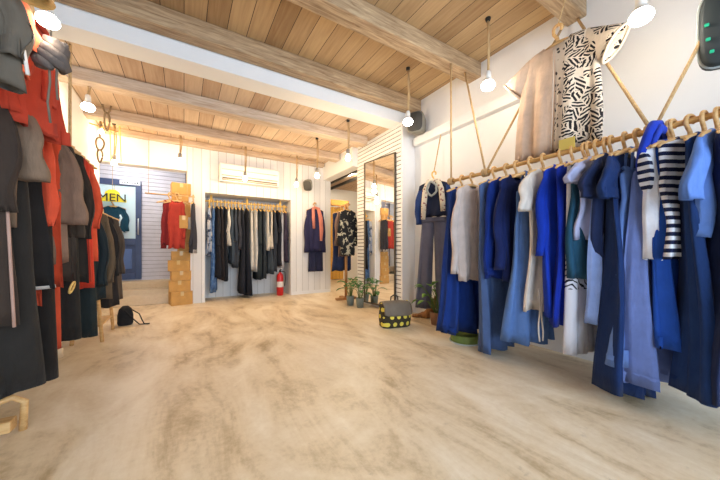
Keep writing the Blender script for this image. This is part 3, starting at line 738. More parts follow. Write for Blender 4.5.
# ------------------------------------------------------------------ alcove
AR = 6.36; AZR = 1.94
t = rail('clothes_rail', 'pale wooden rail across the alcove in the rear wall', (AX0 + .005, AR, AZR), (AX1 - .005, AR, AZR), .015, M_HANGY)
for x in (.46, 1.13, 1.82):
    MB().tube([(x - 1.16, 0, -.02), (x - 1.16, 0, .05), (x - 1.16, 0, AZ - AZR)], [.02, .026, .02], 10).build('rail_bracket', M_HANGY, t)
AG = 'garments on the alcove rail'; AH = 'hangers on the alcove rail'
def apos(u, v): 
    q = atY(u, v, AR - .2); return q
ALC = [
 (207, 256, 'shirt', 'pale blue-grey printed shirt at the left end of the alcove rail', 'shirt', (150, 162, 184), dict(pat='camo', rgb2=(70, 80, 104), sleeve='long', sl=.8)),
 (210.5, 252, 'shirt', 'mottled grey and white shirt, second from left in the alcove', 'shirt', (190, 186, 186), dict(pat='camo', rgb2=(66, 70, 86), sleeve='long', sl=.7)),
 (214, 292, 'dress', 'washed denim blue dress with a pointed hem in the alcove', 'dress', (70, 104, 152), dict(pat='denim', rgb2=(110, 140, 180), slant=.2, hem=.16)),
 (218, 278, 'coat', 'black coat right of the denim dress in the alcove', 'coat', (38, 38, 44), dict(sleeve='long', sl=.9)),
 (222, 280, 'dress', 'brown-black plain dress, second dark one from left in the alcove', 'dress', (44, 38, 38), {}),
 (226, 281, 'dress', 'black dress with a grey hood left of the cream blouse in alcove', 'dress', (34, 36, 42), dict(hood=(74, 76, 84))),
 (229.5, 246, 'blouse', 'cream blouse short among the dark clothes, leftmost cream one in alcove', 'blouse', (204, 198, 186), dict(sleeve='long', sl=.62)),
 (233, 264, 'tunic', 'slate tunic just right of the leftmost cream blouse in the alcove', 'tunic', (66, 76, 86), dict(sleeve='long', sl=.75)),
 (236.5, 268, 'tunic', 'dark slate long-sleeved tunic left of the longest black dress', 'tunic', (58, 64, 74), dict(sleeve='long', sl=.8)),
 (240, 250, 'jacket', 'charcoal short jacket left of the longest black dress in alcove', 'jacket', (60, 60, 66), dict(sleeve='long', sl=.7)),
 (244, 294, 'dress', 'black dress almost reaching the alcove floor, left of two long ones', 'dress', (40, 42, 50), dict(hem=.24, hht=.055)),
 (248.5, 297, 'dress', 'longest black dress on the alcove rail, hem flared to the floor', 'dress', (36, 38, 46), dict(hem=.26, hht=.06)),
 (253, 270, 'trousers', 'cream trousers, left of the pale pair in the middle of alcove', 'trousers', (212, 204, 190), {}),
 (256.5, 272, 'trousers', 'off-white trousers, right of the pale pair in the middle of alcove', 'trousers', (200, 196, 188), {}),
 (260, 280, 'coat', 'greenish black coat right of the pale trousers in the alcove', 'coat', (44, 52, 56), dict(sleeve='long', sl=.85, hht=.05)),
 (264, 279, 'dress', 'charcoal hooded dress in the right half of the alcove', 'dress', (50, 56, 62), dict(hood=(40, 42, 48), hht=.05)),
 (268, 250, 'blouse', 'pale grey short blouse, left of two above slate hems in alcove', 'blouse', (198, 192, 180), {}),
 (270.5, 274, 'dress', 'slate dress between two pale short blouses in the alcove', 'dress', (62, 70, 78), {}),
 (273, 249, 'blouse', 'pale beige short blouse, rightmost short pale one in the alcove', 'blouse', (206, 196, 180), {}),
 (276, 272, 'coat', 'dark grey coat right of the short pale blouses in the alcove', 'coat', (54, 58, 66), dict(sleeve='long', sl=.85)),
 (279.5, 266, 'tunic', 'black V-neck tunic above the fire extinguisher in the alcove', 'tunic', (34, 36, 44), dict(dip=.12, sleeve='long', sl=.6)),
 (283, 268, 'trousers', 'grey-white trousers near the right end of the alcove rail', 'trousers', (186, 184, 186), {}),
 (286, 262, 'coat', 'plum-black coat second from the right end of the alcove rail', 'coat', (60, 52, 66), dict(sleeve='long', sl=.8)),
 (289, 256, 'jacket', 'dark aubergine jacket at the right end of the alcove rail', 'jacket', (52, 46, 62), dict(sleeve='long', sl=.75)),
]
for i, (u, v, nm, lab, cat, rgb, kw) in enumerate(ALC):
    q = atY(u, v, AR - .2); jr = random.Random(i + 90).uniform(-.12, .12)
    x = min(max(q.x, AX0 + .085), AX1 - .06); kk = dict(sh=.19, hem=.21, ht=.026, hht=.045, amp=.010, sr=.042, flare=.01); kk.update(kw)
    if nm == 'trousers': kk.update(sh=.15, hem=.18)
    garment(nm, lab, cat, AG, (x, AR, AZR), PI / 2 + jr, rgb, AZR - max(.05, q.z), seed=100 + i, hang='pale wooden hanger of the ' + ' '.join(lab.split()[:11]), hmat=M_HANGY, hgroup=AH, **kk)
# fire extinguisher
t = thing('fire_extinguisher', 'red fire extinguisher on the floor at the right of the alcove', 'extinguisher', (1.78, 6.22, 0))
MB().lathe([(.0, 0), (.065, 0), (.072, .015), (.072, .40), (.06, .45), (.03, .48), (.022, .50), (.0, .50)], 24).build('cylinder', flat('extinguisher_red', srgb(196, 28, 30), .3), t)
MB().lathe([(.0735, .18), (.0735, .30)], 24).build('instruction_label', flat('ext_label', srgb(226, 214, 204), .5), t)
MB().lathe([(.0, .5), (.02, .5), (.02, .54), (0, .54)], 12).build('valve', M_DARKM, t)
MB().tube([(0, .01, .54), (.0, -.06, .57), (0, -.10, .56)], .009, 8).build('lever', M_BLACK, t)
MB().tube([(.02, 0, .52), (.10, -.03, .50), (.105, -.04, .35), (.09, -.03, .2)], .010, 8).build('hose', M_BLACK, t)

# air conditioner
q0 = atY(220, 168, YB - .2); q1 = atY(279, 178, YB - .2)
t = thing('air_conditioner', 'white air conditioner mounted on the rear wall above the alcove', 'air conditioner', ((q0.x + q1.x) / 2, YB, 2.27))
w = (q1.x - q0.x) / 2
MB().box(-w, w, -.20, -.001, 0, .34).build('casing', flat('ac_white', srgb(232, 228, 218), .4, 0, .02), t, .02)
MB().box(-w + .03, w - .03, -.212, -.200, .10, .12).box(-w + .03, w - .03, -.212, -.2, .22, .228).build('panel_line', flat('ac_line', srgb(170, 156, 136), .5), t)
MB().box(-w + .04, w - .04, -.21, -.2, .02, .075).build('air_outlet', flat('ac_outlet', srgb(120, 106, 88), .6), t)
MB().box(-w + .05, w - .05, -.235, -.21, .03, .042).build('louver', flat('ac_louver', srgb(214, 202, 182), .5), t)

# outfit on the rear wall right of the alcove
q = atY(315, 205, YB - .11); ox = q.x
hanger('wooden hanger on the rear wall holding the navy tunic and salmon scarf', (ox, YB - .11, 2.0), 0, M_HANG, None)
MBp = thing('wall_peg', 'wooden peg in the rear wall above the navy tunic', 'peg', (ox, YB - .11, 2.012)); MB().tube([(0, .109, 0), (0, -.03, 0.004)], .009, 8).build('dowel', M_HANG, MBp)
garment('tunic', 'dark navy long-sleeved tunic hung on the rear wall', 'tunic', None, (ox, YB - .11, 2.0), 0, (48, 46, 76), 1.05, 'long', 1.08, sh=.2, hem=.2, ht=.03, hht=.04, seed=201)
garment('trousers', 'navy trousers folded below the tunic on the rear wall', 'trousers', None, (ox + .03, YB - .09, 1.12), 0, (40, 42, 66), .62, sh=.17, hem=.19, ht=.022, hht=.04, seed=202)
t = thing('scarf', 'salmon pink scarf hanging over the navy tunic on the rear wall', 'scarf', (ox, YB - .11, 2.0))
MB().tube([(.12, -.06, -.82), (.13, -.06, -.6), (.11, -.06, -.3), (.06, -.045, -.10), (.0, 0, -.075), (-.06, -.045, -.10), (-.06, -.06, -.3), (-.05, -.062, -.55)], [.03, .045, .05, .04, .03, .035, .04, .03], 12, flat=.4).build('scarf_body', fabric((206, 128, 110)), t)

# garment stand past the column
t = thing('garment_stand', 'wooden garment stand in the opening behind the mirror column', 'clothes stand', (2.74, 5.0, 0))
SW = wood('stand_wood', srgb(150, 100, 56), srgb(190, 140, 86), 2, .6)
MB().tube([(0, 0, .03), (0, 0, 1.86)], .028, 12).build('post', SW, t)
MB().box(-.22, .22, -.04, .04, 0, .045).box(-.04, .04, -.22, .22, .0, .044).build('foot', SW, t, .006)
MB().tube([(0, -.14, 1.86), (0, .5, 1.86)], .016, 12).build('bar', SW, t)
garment('jacket', 'black and cream camouflage patterned jacket on the wooden stand', 'jacket', None, (2.73, 4.90, 1.86), math.radians(12), (38, 38, 40), .98, 'long', .8, pat='camo', rgb2=(196, 186, 160), sh=.2, hem=.22, hht=.05, seed=210, hang='wooden hanger of the camouflage jacket on the stand')
garment('coat', 'grey-brown coat behind the camouflage jacket on the wooden stand', 'coat', None, (2.75, 5.04, 1.86), math.radians(6), (120, 98, 88), 1.0, 'long', .8, sh=.2, hem=.2, seed=211, hang='wooden hanger of the grey-brown coat on the stand')
garment('dress', 'long navy dress farthest back on the wooden stand', 'dress', None, (2.75, 5.2, 1.86), math.radians(-5), (44, 54, 84), 1.3, None, sh=.2, hem=.22, seed=212, hang='wooden hanger of the navy dress on the stand')

# ------------------------------------------------------------------ boxes and red jackets at the entrance
def carton(label, c, z, w, d, h, rz, group='cardboard boxes stacked at the entrance'):
    t = thing('cardboard_box', label, 'box', (c[0], c[1], z), rz, group)
    MB().box(-w / 2, w / 2, -d / 2, d / 2, 0, h).build('carton', M_CARD, t, .004)
    MB().box(-w / 2 - .002, w / 2 + .002, -d / 2 - .003, -.004, h, h + .004).box(-w / 2 - .002, w / 2 + .002, .004, d / 2 + .003, h, h + .004).build('flap', M_CARDL, t)
    MB().box(-.025, .025, -d / 2 - .003, d / 2 + .002, h + .004, h + .006).box(-.025, .025, -d / 2 - .004, -d / 2 - .001, h - .07, h + .006).build('tape', flat('packing_tape', srgb(206, 176, 120), .35), t)
BX, BY = -.05, 6.18
BOXES = [(.0, .40, .30, .24, .18, 'bottom cardboard box of the stack by the rear pillar'), (.24, .34, .30, .20, -.08, 'cardboard box directly above the lowest one in the entrance stack'),
         (.44, .30, .28, .17, .12, 'cardboard box third from the floor in the entrance stack'), (.61, .33, .3, .19, -.2, 'cardboard box fourth from the floor in the entrance stack'),
         (.80, .28, .26, .16, .1, 'cardboard box fifth from the floor below the red jacket'), (.96, .2, .24, .16, .0, 'narrow cardboard box sixth from the floor beside the red jacket'),
         (1.12, .2, .24, .24, .05, 'cardboard box behind the lower half of the red jacket'), (1.36, .13, .52, .22, .0, 'cardboard box half-way up beside the red jacket'),
         (1.58, .2, .24, .27, .04, 'cardboard box behind the shoulders of the red jacket'), (1.85, .26, .24, .12, -.05, 'flat cardboard box second from the top of the tall stack'),
         (1.97, .29, .28, .21, .12, 'topmost cardboard box of the tall entrance stack')]
for z, w, d, h, rz, lab in BOXES:
    dx = -.0 if w > .25 else .05
    carton(lab, (BX + dx, BY - (.0 if w > .25 else (.07 if d > .4 else -.03))), z, min(w, .33), d, h - .006, rz)
rail('wall_rod', 'short wooden rod for the red jackets at the entrance', (-.55, 5.93, 1.93), (.17, 5.93, 1.93), .010, M_HANG)
for x in (-.5, .05): rope('rod_cord', 'cord holding the %s end of the rod of red jackets' % ('left' if x < 0 else 'right'), [(x, 5.985, 2.87), (x, 5.93, 1.94)], .004)
RJ = 'red jackets by the entrance boxes'
garment('jacket', 'dark red jacket left of the cardboard box stack', 'jacket', RJ, (-.20, 5.93, 1.93), math.radians(20), (126, 38, 40), .86, 'long', .92, sh=.11, hem=.12, ht=.03, hht=.04, seed=220, hang='wooden hanger of the dark red jacket by the boxes', trim=((60, 30, 36), .05), sr=.04, flare=.01)
garment('jacket', 'orange-red jacket hanging in front of the cardboard box stack', 'jacket', RJ, (-.10, 5.90, 1.93), math.radians(5), (178, 62, 50), .92, 'long', .75, sh=.12, hem=.13, ht=.03, hht=.04, seed=221, hang='wooden hanger of the orange-red jacket by the boxes', sr=.04, flare=.01)
garment('coat', 'narrow dark coat hung against the rear pillar right of boxes', 'coat', None, (.145, 5.93, 1.93), math.radians(80), (60, 60, 68), 1.0, 'long', .9, sh=.12, hem=.12, ht=.02, hht=.03, seed=222, hang='wooden hanger of the narrow dark coat by the pillar', sr=.03, trim=((190, 186, 184), .06), flare=.0)

# hanging shirt in the blue door with the yellow sign
q = atY(113, 206, 7.55)
t = garment('shirt', 'dark teal long-sleeved shirt with a white swirl before the blue door', 'shirt', None, (q.x, 7.60, q.z + .1), 0, (28, 66, 84), .62, 'long', .6, sh=.2, hem=.2, ht=.03, hht=.035, seed=230, hang='hanger of the dark teal shirt before the blue door', trim=((210, 214, 220), .02))
MB().tube([(.10, -.055, -.44), (.04, -.055, -.40), (.01, -.055, -.46), (-.10, -.055, -.50), (-.17, -.05, -.52)], [.02, .03, .04, .04, .015], 10, flat=.3).tube([(.09, -.055, -.50), (.10, -.055, -.40), (.13, -.055, -.33), (.11, -.055, -.27)], [.02, .02, .02, .014], 10, flat=.3).build('white_swirl', fabric((206, 222, 228)), t)
rope('rope', 'cord holding the teal shirt in front of the blue door', [(q.x, 7.70, 2.35), (q.x, 7.60, q.z + .135)], .004)
t = thing('door_sign', 'yellow cap-shaped sign with black letters MEN on the blue door', 'sign', (q.x, 7.50, q.z + .10))
mb = MB(); N = 24
prof = [(-.22, -.02), (.22, -.02), (.22, .03), (.13, .06), (.11, .17), (.05, .22), (-.05, .22), (-.11, .17), (-.13, .06), (-.22, .03)]
mb.rings([[Vector((x, y, z)) for x, z in prof] for y in (-.012, .012)], True, True, smooth=False)
mb.build('sign_board', flat('sign_yellow', srgb(242, 220, 40), .5), t, .003)
cu = bpy.data.curves.new('letters', 'FONT'); cu.body = 'MEN'; cu.size = .22; cu.extrude = .006; cu.align_x = 'CENTER'
tmp = bpy.data.objects.new('letters_tmp', cu); COL.objects.link(tmp); bpy.context.view_layer.update()
me = bpy.data.meshes.new_from_object(tmp.evaluated_get(bpy.context.evaluated_depsgraph_get())); bpy.data.objects.remove(tmp)
me.transform(Matrix.Translation((0, -.02, -.01)) @ Matrix.Rotation(PI / 2, 4, 'X')); me.materials.clear(); me.materials.append(flat('sign_black', srgb(24, 24, 22), .5))
lo = bpy.data.objects.new('letters', me); put(lo, t); lo['label'] = 'black letters MEN'
rope('sign_cord', 'cord from the ceiling holding the yellow sign', [(q.x, 7.50, ZR), (q.x, 7.50, q.z + .31)], .004)

# ------------------------------------------------------------------ left rail
LX, LZ, LE = -.87, 1.88, -.65
rail('clothes_rail', 'long bamboo rail of dark and red clothes along the left wall', (LX, 1.75, LZ), (LX, 3.62, LZ), .018, M_BAMB)
LG = 'garments on the left rail'; LH = 'wooden hangers on the left rail'
LEFT = [
 (8, 328, 'cardigan', 'brown-black long cardigan with pinkish edge, nearest on left rail', 'cardigan', 'nearest brown-black cardigan', dict(rgb=(60, 48, 40), piping=(176, 140, 124), sleeve='long', sl=.72)),
 (20, 230, 'tee_shirt', 'taupe grey short-sleeved tee near the front of the left rail', 'shirt', 'taupe grey tee', dict(rgb=(126, 102, 82), sleeve='short', sl=.56, sr=.058, hem=.2)),
 (21, 392, 'dress', 'long black flared dress hanging lowest at the front left', 'dress', 'long black flared dress', dict(rgb=(42, 38, 34), hem=.26, hht=.07, amp=.02)),
 (43, 288, 'tunic', 'black tunic with white piped hem above the orange hem', 'tunic', 'black tunic with white hem', dict(rgb=(40, 35, 32), hem=.25, trim=((196, 186, 176), .012), hht=.06)),
 (46, 304, 'dress', 'orange-red dress showing below the white-hemmed black tunic', 'dress', 'orange-red dress below the black tunic', dict(rgb=(212, 84, 52), hem=.21)),
 (40, 372, 'trousers', 'taupe beige trousers left of the black trousers on left rail', 'trousers', 'taupe beige trousers', dict(rgb=(168, 142, 122), sh=.17, hem=.2)),
 (51, 252, 'tunic', 'bright coral long tunic seen as a narrow strip behind black tunic', 'tunic', 'bright coral narrow tunic', dict(rgb=(220, 84, 54), sleeve='long', sl=.75)),
 (58, 377, 'trousers', 'black wide trousers nearest the front, with a pale side seam', 'trousers', 'black wide trousers with pale seam', dict(rgb=(38, 34, 31), sh=.18, hem=.24, hht=.05)),
 (66, 263, 'tunic', 'grey-brown batwing tunic on the left rail', 'tunic', 'grey-brown batwing tunic', dict(rgb=(134, 106, 86), sleeve='short', sl=.72, sr=.06, hem=.24, hht=.05)),
 (66, 286, 'tunic', 'orange-red tunic hem showing below the grey-brown batwing tunic', 'tunic', 'orange-red tunic below the batwing', dict(rgb=(212, 76, 44), hem=.22)),
 (69, 356, 'trousers', 'rust red trousers with cream cuffs on the left rail', 'trousers', 'rust red cream-cuffed trousers', dict(rgb=(200, 78, 48), sh=.17, hem=.2, trim=((222, 196, 160), .06))),
 (78, 281, 'coat', 'charcoal coat right of the grey-brown batwing tunic', 'coat', 'charcoal coat', dict(rgb=(70, 60, 50), sleeve='long', sl=.8)),
 (84, 338, 'trousers', 'charcoal black trousers in the middle of the left rail', 'trousers', 'charcoal black middle trousers', dict(rgb=(44, 41, 37), sh=.17, hem=.22)),
 (88, 282, 'coat', 'black coat with a thin red front edge on the left rail', 'coat', 'black coat with thin red edge', dict(rgb=(54, 46, 39), sleeve='long', sl=.8, piping=(186, 64, 44), open_front=(190, 66, 44))),
 (93, 288, 'dress', 'red dress whose hem shows under the red-edged black coat', 'dress', 'red dress under the coat', dict(rgb=(206, 62, 40), hem=.22)),
 (97, 262, 'tunic', 'vermilion tunic strip between two black coats on left rail', 'tunic', 'vermilion tunic between black coats', dict(rgb=(214, 86, 54), sleeve='long', sl=.7)),
 (100, 335, 'trousers', 'greenish black trousers toward the far end of left rail', 'trousers', 'greenish black trousers', dict(rgb=(38, 46, 46), sh=.17, hem=.22)),
 ('low',), (104, 300, 'coat', 'black-green coat with round shoulders nearest on the low wooden rack', 'coat', 'black-green coat', dict(rgb=(38, 46, 48), sleeve='long', sl=.85)),
 (111, 299, 'coat', 'olive brown coat third from the far end of the low rack', 'coat', 'olive brown coat', dict(rgb=(104, 86, 66), sleeve='long', sl=.85)),
 (116.5, 306, 'cardigan', 'black cardigan with cream buttons next to last on the low rack', 'cardigan', 'black cream-edged cardigan', dict(rgb=(46, 42, 40), open_front=(196, 178, 146), sleeve='long', sl=.8)),
 (121.5, 300, 'coat', 'dark brown coat last at the far end of the low rack', 'coat', 'last dark brown coat', dict(rgb=(84, 72, 62), sleeve='long', sl=.8)),
]
LOWZ = 1.50; low = False
for i, row in enumerate(LEFT):
    if len(row) == 1: low = True; LZ_ = LZ; LZ = LOWZ; continue
    (u, v, nm, lab, cat, short, kw) = row
    y = onX(u, LE); L = LZ - hemz(u, v, LE); jr = random.Random(i + 140).uniform(-.08, .08)
    kw = dict(dict(ht=.028, hht=.042), **kw)
    garment(nm, lab, cat, LG, (LX, y, LZ), jr, L=L, seed=i + 50, hang='wooden hanger holding the ' + short, hgroup=LH, **kw)
LZ = LZ_
rope('rail_rope', 'straight rope from the ceiling to the far end of left rail', [(-.925, 3.78, ZR), (-.875, 3.58, LZ)], .012, M_ROPE, None, (LX, 3.58, LZ))
rope('rail_rope', 'rope holding the near end of the left rail to the ceiling', [(LX - .1, 1.80, ZF), (LX, 1.80, LZ)], .008, M_ROPE, None, (LX, 1.80, LZ))
t = thing('garment_rack', 'low tan wooden rack of dark coats beyond the left rail', 'rack', (LX, 3.45, 0))
ya, yb = 4.10 - 3.45, onX(122, LE) + .10 - 3.45
MB().tube([(0, onX(103, LE) - .06 - 3.45, LOWZ), (0, yb + .05, LOWZ)], .016, 12).build('bar', M_HANG, t)
for yy in (ya, yb):
    for sx in (-1, 1):
        MB().tube([(sx * .12, yy, 0), (sx * .012, yy, LOWZ - .01)], .017, 10).build('leg', M_HANG, t)
MB().box(-.11, .11, ya, yb, .16, .18).build('shelf', M_HANG, t, .004)
# upper short rail nearer the camera
UX, UZ, UE = -.72, 2.12, -.50
rail('clothes_rail', 'short high rail of grey and coral shirts at the upper left', (UX, 1.2, UZ), (UX, 1.74, UZ), .016, M_BAMB)
for yy in (1.25, 1.72): rope('rail_rope', 'rope holding the %s end of the short high rail' % ('near' if yy < 1.5 else 'far'), [(UX - .12, yy, ZF), (UX, yy, UZ)], .008, M_ROPE, None, (UX, yy, UZ))
UG = 'shirts on the short high rail'
UP = [(22, 74, 'jacket', 'dark grey jacket with white edge at the upper left corner', 'jacket', (96, 86, 74), dict(sleeve='long', sl=.44, piping=(220, 208, 196), hht=.05, slant=-.3, sr=.045), 'dark grey jacket at upper left'),
      (30, 96, 'tee_shirt', 'bright coral short-sleeved shirt at the upper left', 'shirt', (226, 104, 68), dict(sleeve='short', sl=.36, hht=.05, slant=.35, sr=.042, flare=-.02), 'bright coral shirt at upper left')]
for i, (u, v, nm, lab, cat, rgb, kw, short) in enumerate(UP):
    y = onX(u, UE); L = UZ - hemz(u, v, UE)
    garment(nm, lab, cat, UG, (UX, y, UZ), .0, rgb, L, seed=250 + i, hang='wooden hanger holding the ' + short, hgroup='hangers on the short high rail', **kw)
sy = 2.00; sz = 2.20
garment('shirt', 'rust red shirt with a pocket hung facing the room at left', 'shirt', None, (-.62, sy, sz), PI / 2 - .1, (186, 66, 44), .64, 'long', .60, sh=.155, hem=.16, ht=.03, hht=.04, pocket=(180, 58, 38), collar=(184, 62, 42), seed=262, sr=.045, flare=.01, amp=.016, hang='wooden hanger holding the rust red pocket shirt')
rope('hanging_rope', 'rope holding the rust red shirt hanger to the ceiling', [(-.62, sy, ZF), (-.62, sy, sz + .035)], .006)
# grey bundled scarf with cord, straw hat
p = atT(51, 55, 1.16)
t = thing('bundled_scarf', 'dark grey bundled scarf with dangling cords in front of the rust shirt', 'scarf', p)
m = MB(); r = random.Random(2)
for k in range(5):
    a0 = r.uniform(0, 6); m.tube([(.038 * math.cos(a0 + j * .9) + r.uniform(-.006, .006), .028 * math.sin(a0 + j * .9), .055 - j * .019 + r.uniform(-.008, .008)) for j in range(7)], [.012, .022, .026, .026, .024, .02, .01], 10)
m.build('scarf_body', fabric((92, 82, 76)), t)
m = MB().tube([(.0, -.02, -.04), (.004, -.024, -.12), (-.004, -.02, -.20), (.004, -.02, -.28)], .004, 6).tube([(.02, -.01, -.04), (.018, -.01, -.12), (.022, -.012, -.18)], .004, 6); m.build('cord', fabric((112, 98, 84)), t)
rope('rope', 'cord from the ceiling holding the dark grey bundled scarf', [(p.x, p.y, ZF), (p.x, p.y, p.z + .05)], .003, M_DARKM)
p = atT(33, -6, 1.0)
t = thing('straw_hat', 'brown straw hat hanging at the upper left corner', 'hat', p)
MB().lathe([(.055, -.012), (.045, -.006), (.038, .0), (.036, .04), (.02, .05), (.0, .052)], 24).build('crown', wood('straw', srgb(140, 104, 52), srgb(190, 150, 84), 0, .9, 8), t)
MB().lathe([(.0385, .0), (.040, .012), (.0375, .014)], 24).build('hat_band', fabric((90, 64, 36)), t)
rope('rope', 'cord from the ceiling holding the brown straw hat', [(p.x, p.y, ZF), (p.x, p.y, p.z + .05)], .003, M_ROPE)

# things on the floor at left
t = thing('wooden_prop', 'tan wooden prop on the floor under the nearest black dress', 'stand', atT(12, 437, 1.53)); t.location.z = 0
MB().tube([(.02, .06, .0), (.03, .05, .16), (-.01, .03, .2), (-.12, 0, .17), (-.12, 0, 0)], .017, 10).build('loop', M_HANG, t)
MB().box(-.16, .0, -.02, .06, .03, .09).build('rail_board', M_HANG, t, .006)
p = atT(122, 327, 3.75)
t = thing('black_backpack', 'small black strapped bag on the floor at the end of left rail', 'bag', (p.x + .03, p.y + .03, 0), .3)
N = 24
mb = MB().rings([[Vector((h * math.cos(2 * PI * k / N) * .085, h * math.sin(2 * PI * k / N) * .075, z)) for k in range(N)] for h, z in ((.85, 0), (1, .03), (1, .13), (.8, .21), (.35, .25))], True, True)
mb.build('bag_body', fabric((34, 34, 36)), t)
MB().tube([(.06, -.06, .2), (.13, -.09, .14), (.16, -.10, .05), (.17, -.16, .012), (.20, -.20, .010)], .011, 8, flat=.6).tube([(-.02, -.08, .2), (.05, -.13, .1), (.12, -.15, .012), (.22, -.2, .011)], .011, 8, flat=.6).build('strap', fabric((28, 28, 30)), t)
p = atT(70, 290, 2.1)
t = thing('ring_handle', 'yellow bamboo ring hanging among the left rail trousers', 'ring', (LE + .03, onX(72, LE + .03), 1 - .143 * 1.75))
MB().tube([(.01 * math.sin(a), (.036 * math.cos(a)), .036 * math.sin(a)) for a in [2 * PI * i / 24 for i in range(24)]], .006, 8, closed=True).build('hoop', M_HANGY, t)
MB().tube([(0, 0, .036), (-.01, 0, .9), (-.2, 0, LZ - t.location.z - .01)], .0012, 6).build('cord', M_DARKM, t)

# knotted ropes and the hanging bamboo rod at rear left
def knotted(label, u, v0, v1, t0, r=.010, mat=None, loops=2):
    top = atT(u, v0, t0); bot = atT(u, v1, t0); t = thing('knotted_rope', label, 'rope', top)
    H = bot.z - top.z
    MB().tube([(0, 0, ZR - top.z), (0, 0, 0)], r * .8, 8).build('strand', mat or M_ROPED, t)
    m = MB()
    for j in range(loops):
        zc = H * (j + .5) / loops; a_, b_ = .045, abs(H) / loops * .52
        m.tube([(a_ * math.cos(q) * (1 if j % 2 == 0 else .6), .02 * math.sin(2 * q), zc + b_ * math.sin(q)) for q in [2 * PI * i / 22 for i in range(22)]], r, 8, closed=True)
    m.build('loop', mat or M_ROPED, t)
knotted('thick knotted rope loop hanging right of the rear left bulb', 107, 96, 130, 3.9, .011)
knotted('knotted rope tail hanging below the small rear left bulb', 100, 138, 162, 4.1, .011)
t = rail('hanging_rod', 'yellow bamboo rod hung by ropes at the rear left ceiling', atT(72, 118, 3.9), atT(118, 132, 4.5), .011, M_BAMB)
for u in (78, 84): 
    a = atT(u, 122, 4.0); rope('rope', 'pale cord hanging from the rod, %s of the rear left pair' % ('left' if u < 80 else 'right'), [a, (a.x, a.y, 1.95)], .006, M_HANGY)
for u in (109.5, 119.5):
    a = atT(u, 121, 4.55); rope('rope', 'pale cord loop by the entrance ceiling, %s one' % ('left' if u < 112 else 'right'), [(a.x, a.y, ZR), a, (a.x + .02, a.y, a.z - .65)], .008, M_HANGY)

# ------------------------------------------------------------------ lamps
def pendant(label, u, vb, t0, ztop, big=1.0, power=26, warm=(1, .76, .48), white=False, mat=None):
    p = atT(u, vb, t0); s = big
    t = thing('pendant_lamp', label, 'lamp', p, 0, 'bare bulb pendants')
    z1 = ztop - p.z; m = MB()
    m.tube([(0, 0, .075 * s), (.004, 0, z1 * .5), (0, 0, z1)], .009, 8)
    m.tube([(.012, 0, .11 * s), (.03, .004, .11 * s + (z1 - .1) * .45), (.012, 0, z1)], .007, 8)
    m.build('rope_cord', mat or M_ROPE, t)
    MB().lathe([(.0, z1 - .03), (.02, z1 - .03), (.026, z1 - .012), (.026, z1)], 14).build('ceiling_hook', M_DARKM, t)
    MB().lathe([(.0, .10 * s), (.018 * s, .10 * s), (.024 * s, .085 * s), (.026 * s, .035 * s), (.02 * s, .03 * s)], 18).build('socket', M_SOCKW if white else M_SOCK, t)
    if white:
        MB().lathe([(.022 * s, .040 * s), (.03 * s, .03 * s), (.040 * s, .012 * s), (.042 * s, .006 * s)], 22).build('reflector', M_SOCKW, t)
        MB().lathe([(.040 * s, .008 * s), (.054 * s, -.012 * s), (.056 * s, -.028 * s), (.046 * s, -.048 * s), (.025 * s, -.058 * s), (0, -.061 * s)], 22).build('bulb', M_BULBW, t)
    else:
        MB().lathe([(.016 * s, .035 * s), (.02 * s, .02 * s), (.032 * s, -.005 * s), (.034 * s, -.02 * s), (.026 * s, -.042 * s), (0, -.05 * s)], 18).build('bulb', M_BULB, t)
    li = bpy.data.lights.new('bulb_light', 'POINT'); li.energy = power * .54; li.color = warm; li.shadow_soft_size = .045
    lo = bpy.data.objects.new('bulb_light', li); COL.objects.link(lo); lo.parent = t; lo.location = (0, 0, -.055 * s - .05)
    return t
WW = (1, .88, .72)
pendant('white spot bulb hanging in front of the right wall near the poncho', 488, 83, 2.84, ZF, 1.15, 9, WW, True)
pendant('bright white spot bulb above the rail at the top right', 641, 13, 1.9, ZF, 1.15, 7, WW, True)
pendant('spot bulb hanging right before the grey wall loudspeaker', 408, 120, 3.62, ZF, 1.1, 10, WW, True)
pendant('bright spot bulb before the bundled scarf at the upper left', 48, 17, 1.12, ZF, .62, 2.5, WW, True)
pendant('spot bulb hanging at rear left beside the knotted rope', 88, 105, 3.2, ZR, 1.1, 10, (1, .74, .42), True)
pendant('small warm bulb lowest among the rear left ropes', 101, 131, 4.3, ZR, 1.0, 9, (1, .7, .36))
pendant('warm bulb hanging before the blue entrance door', 114, 162, 4.45, ZR, 1.1, 9)
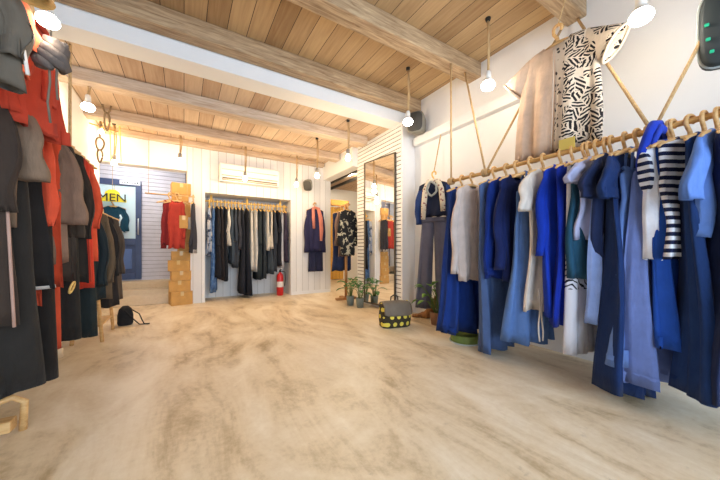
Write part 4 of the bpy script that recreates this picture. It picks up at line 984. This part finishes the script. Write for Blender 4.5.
pendant('warm bulb hanging before the cardboard box stack', 180, 160, 4.75, ZR, 1.1, 15)
pendant('warm bulb hanging in front of the air conditioner', 245, 178, 5.2, ZR, 1.1, 18)
pendant('warm bulb hanging left of the rear wall loudspeaker', 296.5, 184, 5.6, ZR, 1.1, 18)
pendant('warm bulb hanging above the salmon scarf outfit', 317, 175, 5.05, ZR, 1.2, 24)
pendant('warm bulb hanging just left of the slatted column', 348, 157, 4.35, ZR, 1.2, 24)
# lights of the side room and the entrance
def ceil_spot(label, x, y, z, power, col):
    t = thing('ceiling_light', label, 'lamp', (x, y, z))
    MB().lathe([(0, 0), (.10, 0), (.11, -.02), (.10, -.035)], 24).build('housing', M_SOCKW, t)
    MB().lathe([(.10, -.034), (.06, -.045), (0, -.048)], 24).build('diffuser', M_BULBW, t)
    li = bpy.data.lights.new('light', 'POINT'); li.energy = power * .5; li.color = col; li.shadow_soft_size = .08
    lo = bpy.data.objects.new('light', li); COL.objects.link(lo); lo.parent = t; lo.location = (0, 0, -.14)
ceil_spot('round ceiling light in the bright side room', 3.6, 6.3, ZR, 110, (1, .86, .62))
ceil_spot('round ceiling light above the entrance steps', -.9, 7.0, ZR, 42, (.86, .92, 1))

# ------------------------------------------------------------------ daylight through the added window, unseen behind the camera
w = bpy.data.worlds.new('sky'); SC.world = w; w.use_nodes = True
nt = w.node_tree; bg = nt.nodes['Background']
bg.inputs[0].default_value = (.63, .80, 1.0, 1); bg.inputs[1].default_value = 6.6      # bright overcast sky
po = bpy.data.lights.new('window_portal', 'AREA'); po.shape = 'RECTANGLE'; po.size = 4.01; po.size_y = 2.94; po.cycles.is_portal = True
poo = bpy.data.objects.new('window_portal', po); COL.objects.link(poo); poo.location = (1.055, YF - .14, 1.53)
poo.rotation_euler = (PI / 2, 0, 0)

SC.view_settings.view_transform = 'Standard'; SC.view_settings.look = 'None'; SC.view_settings.gamma = 1; SC.view_settings.use_curve_mapping = False
SC.view_settings.exposure = 0.5
SC.cycles.use_denoising = True
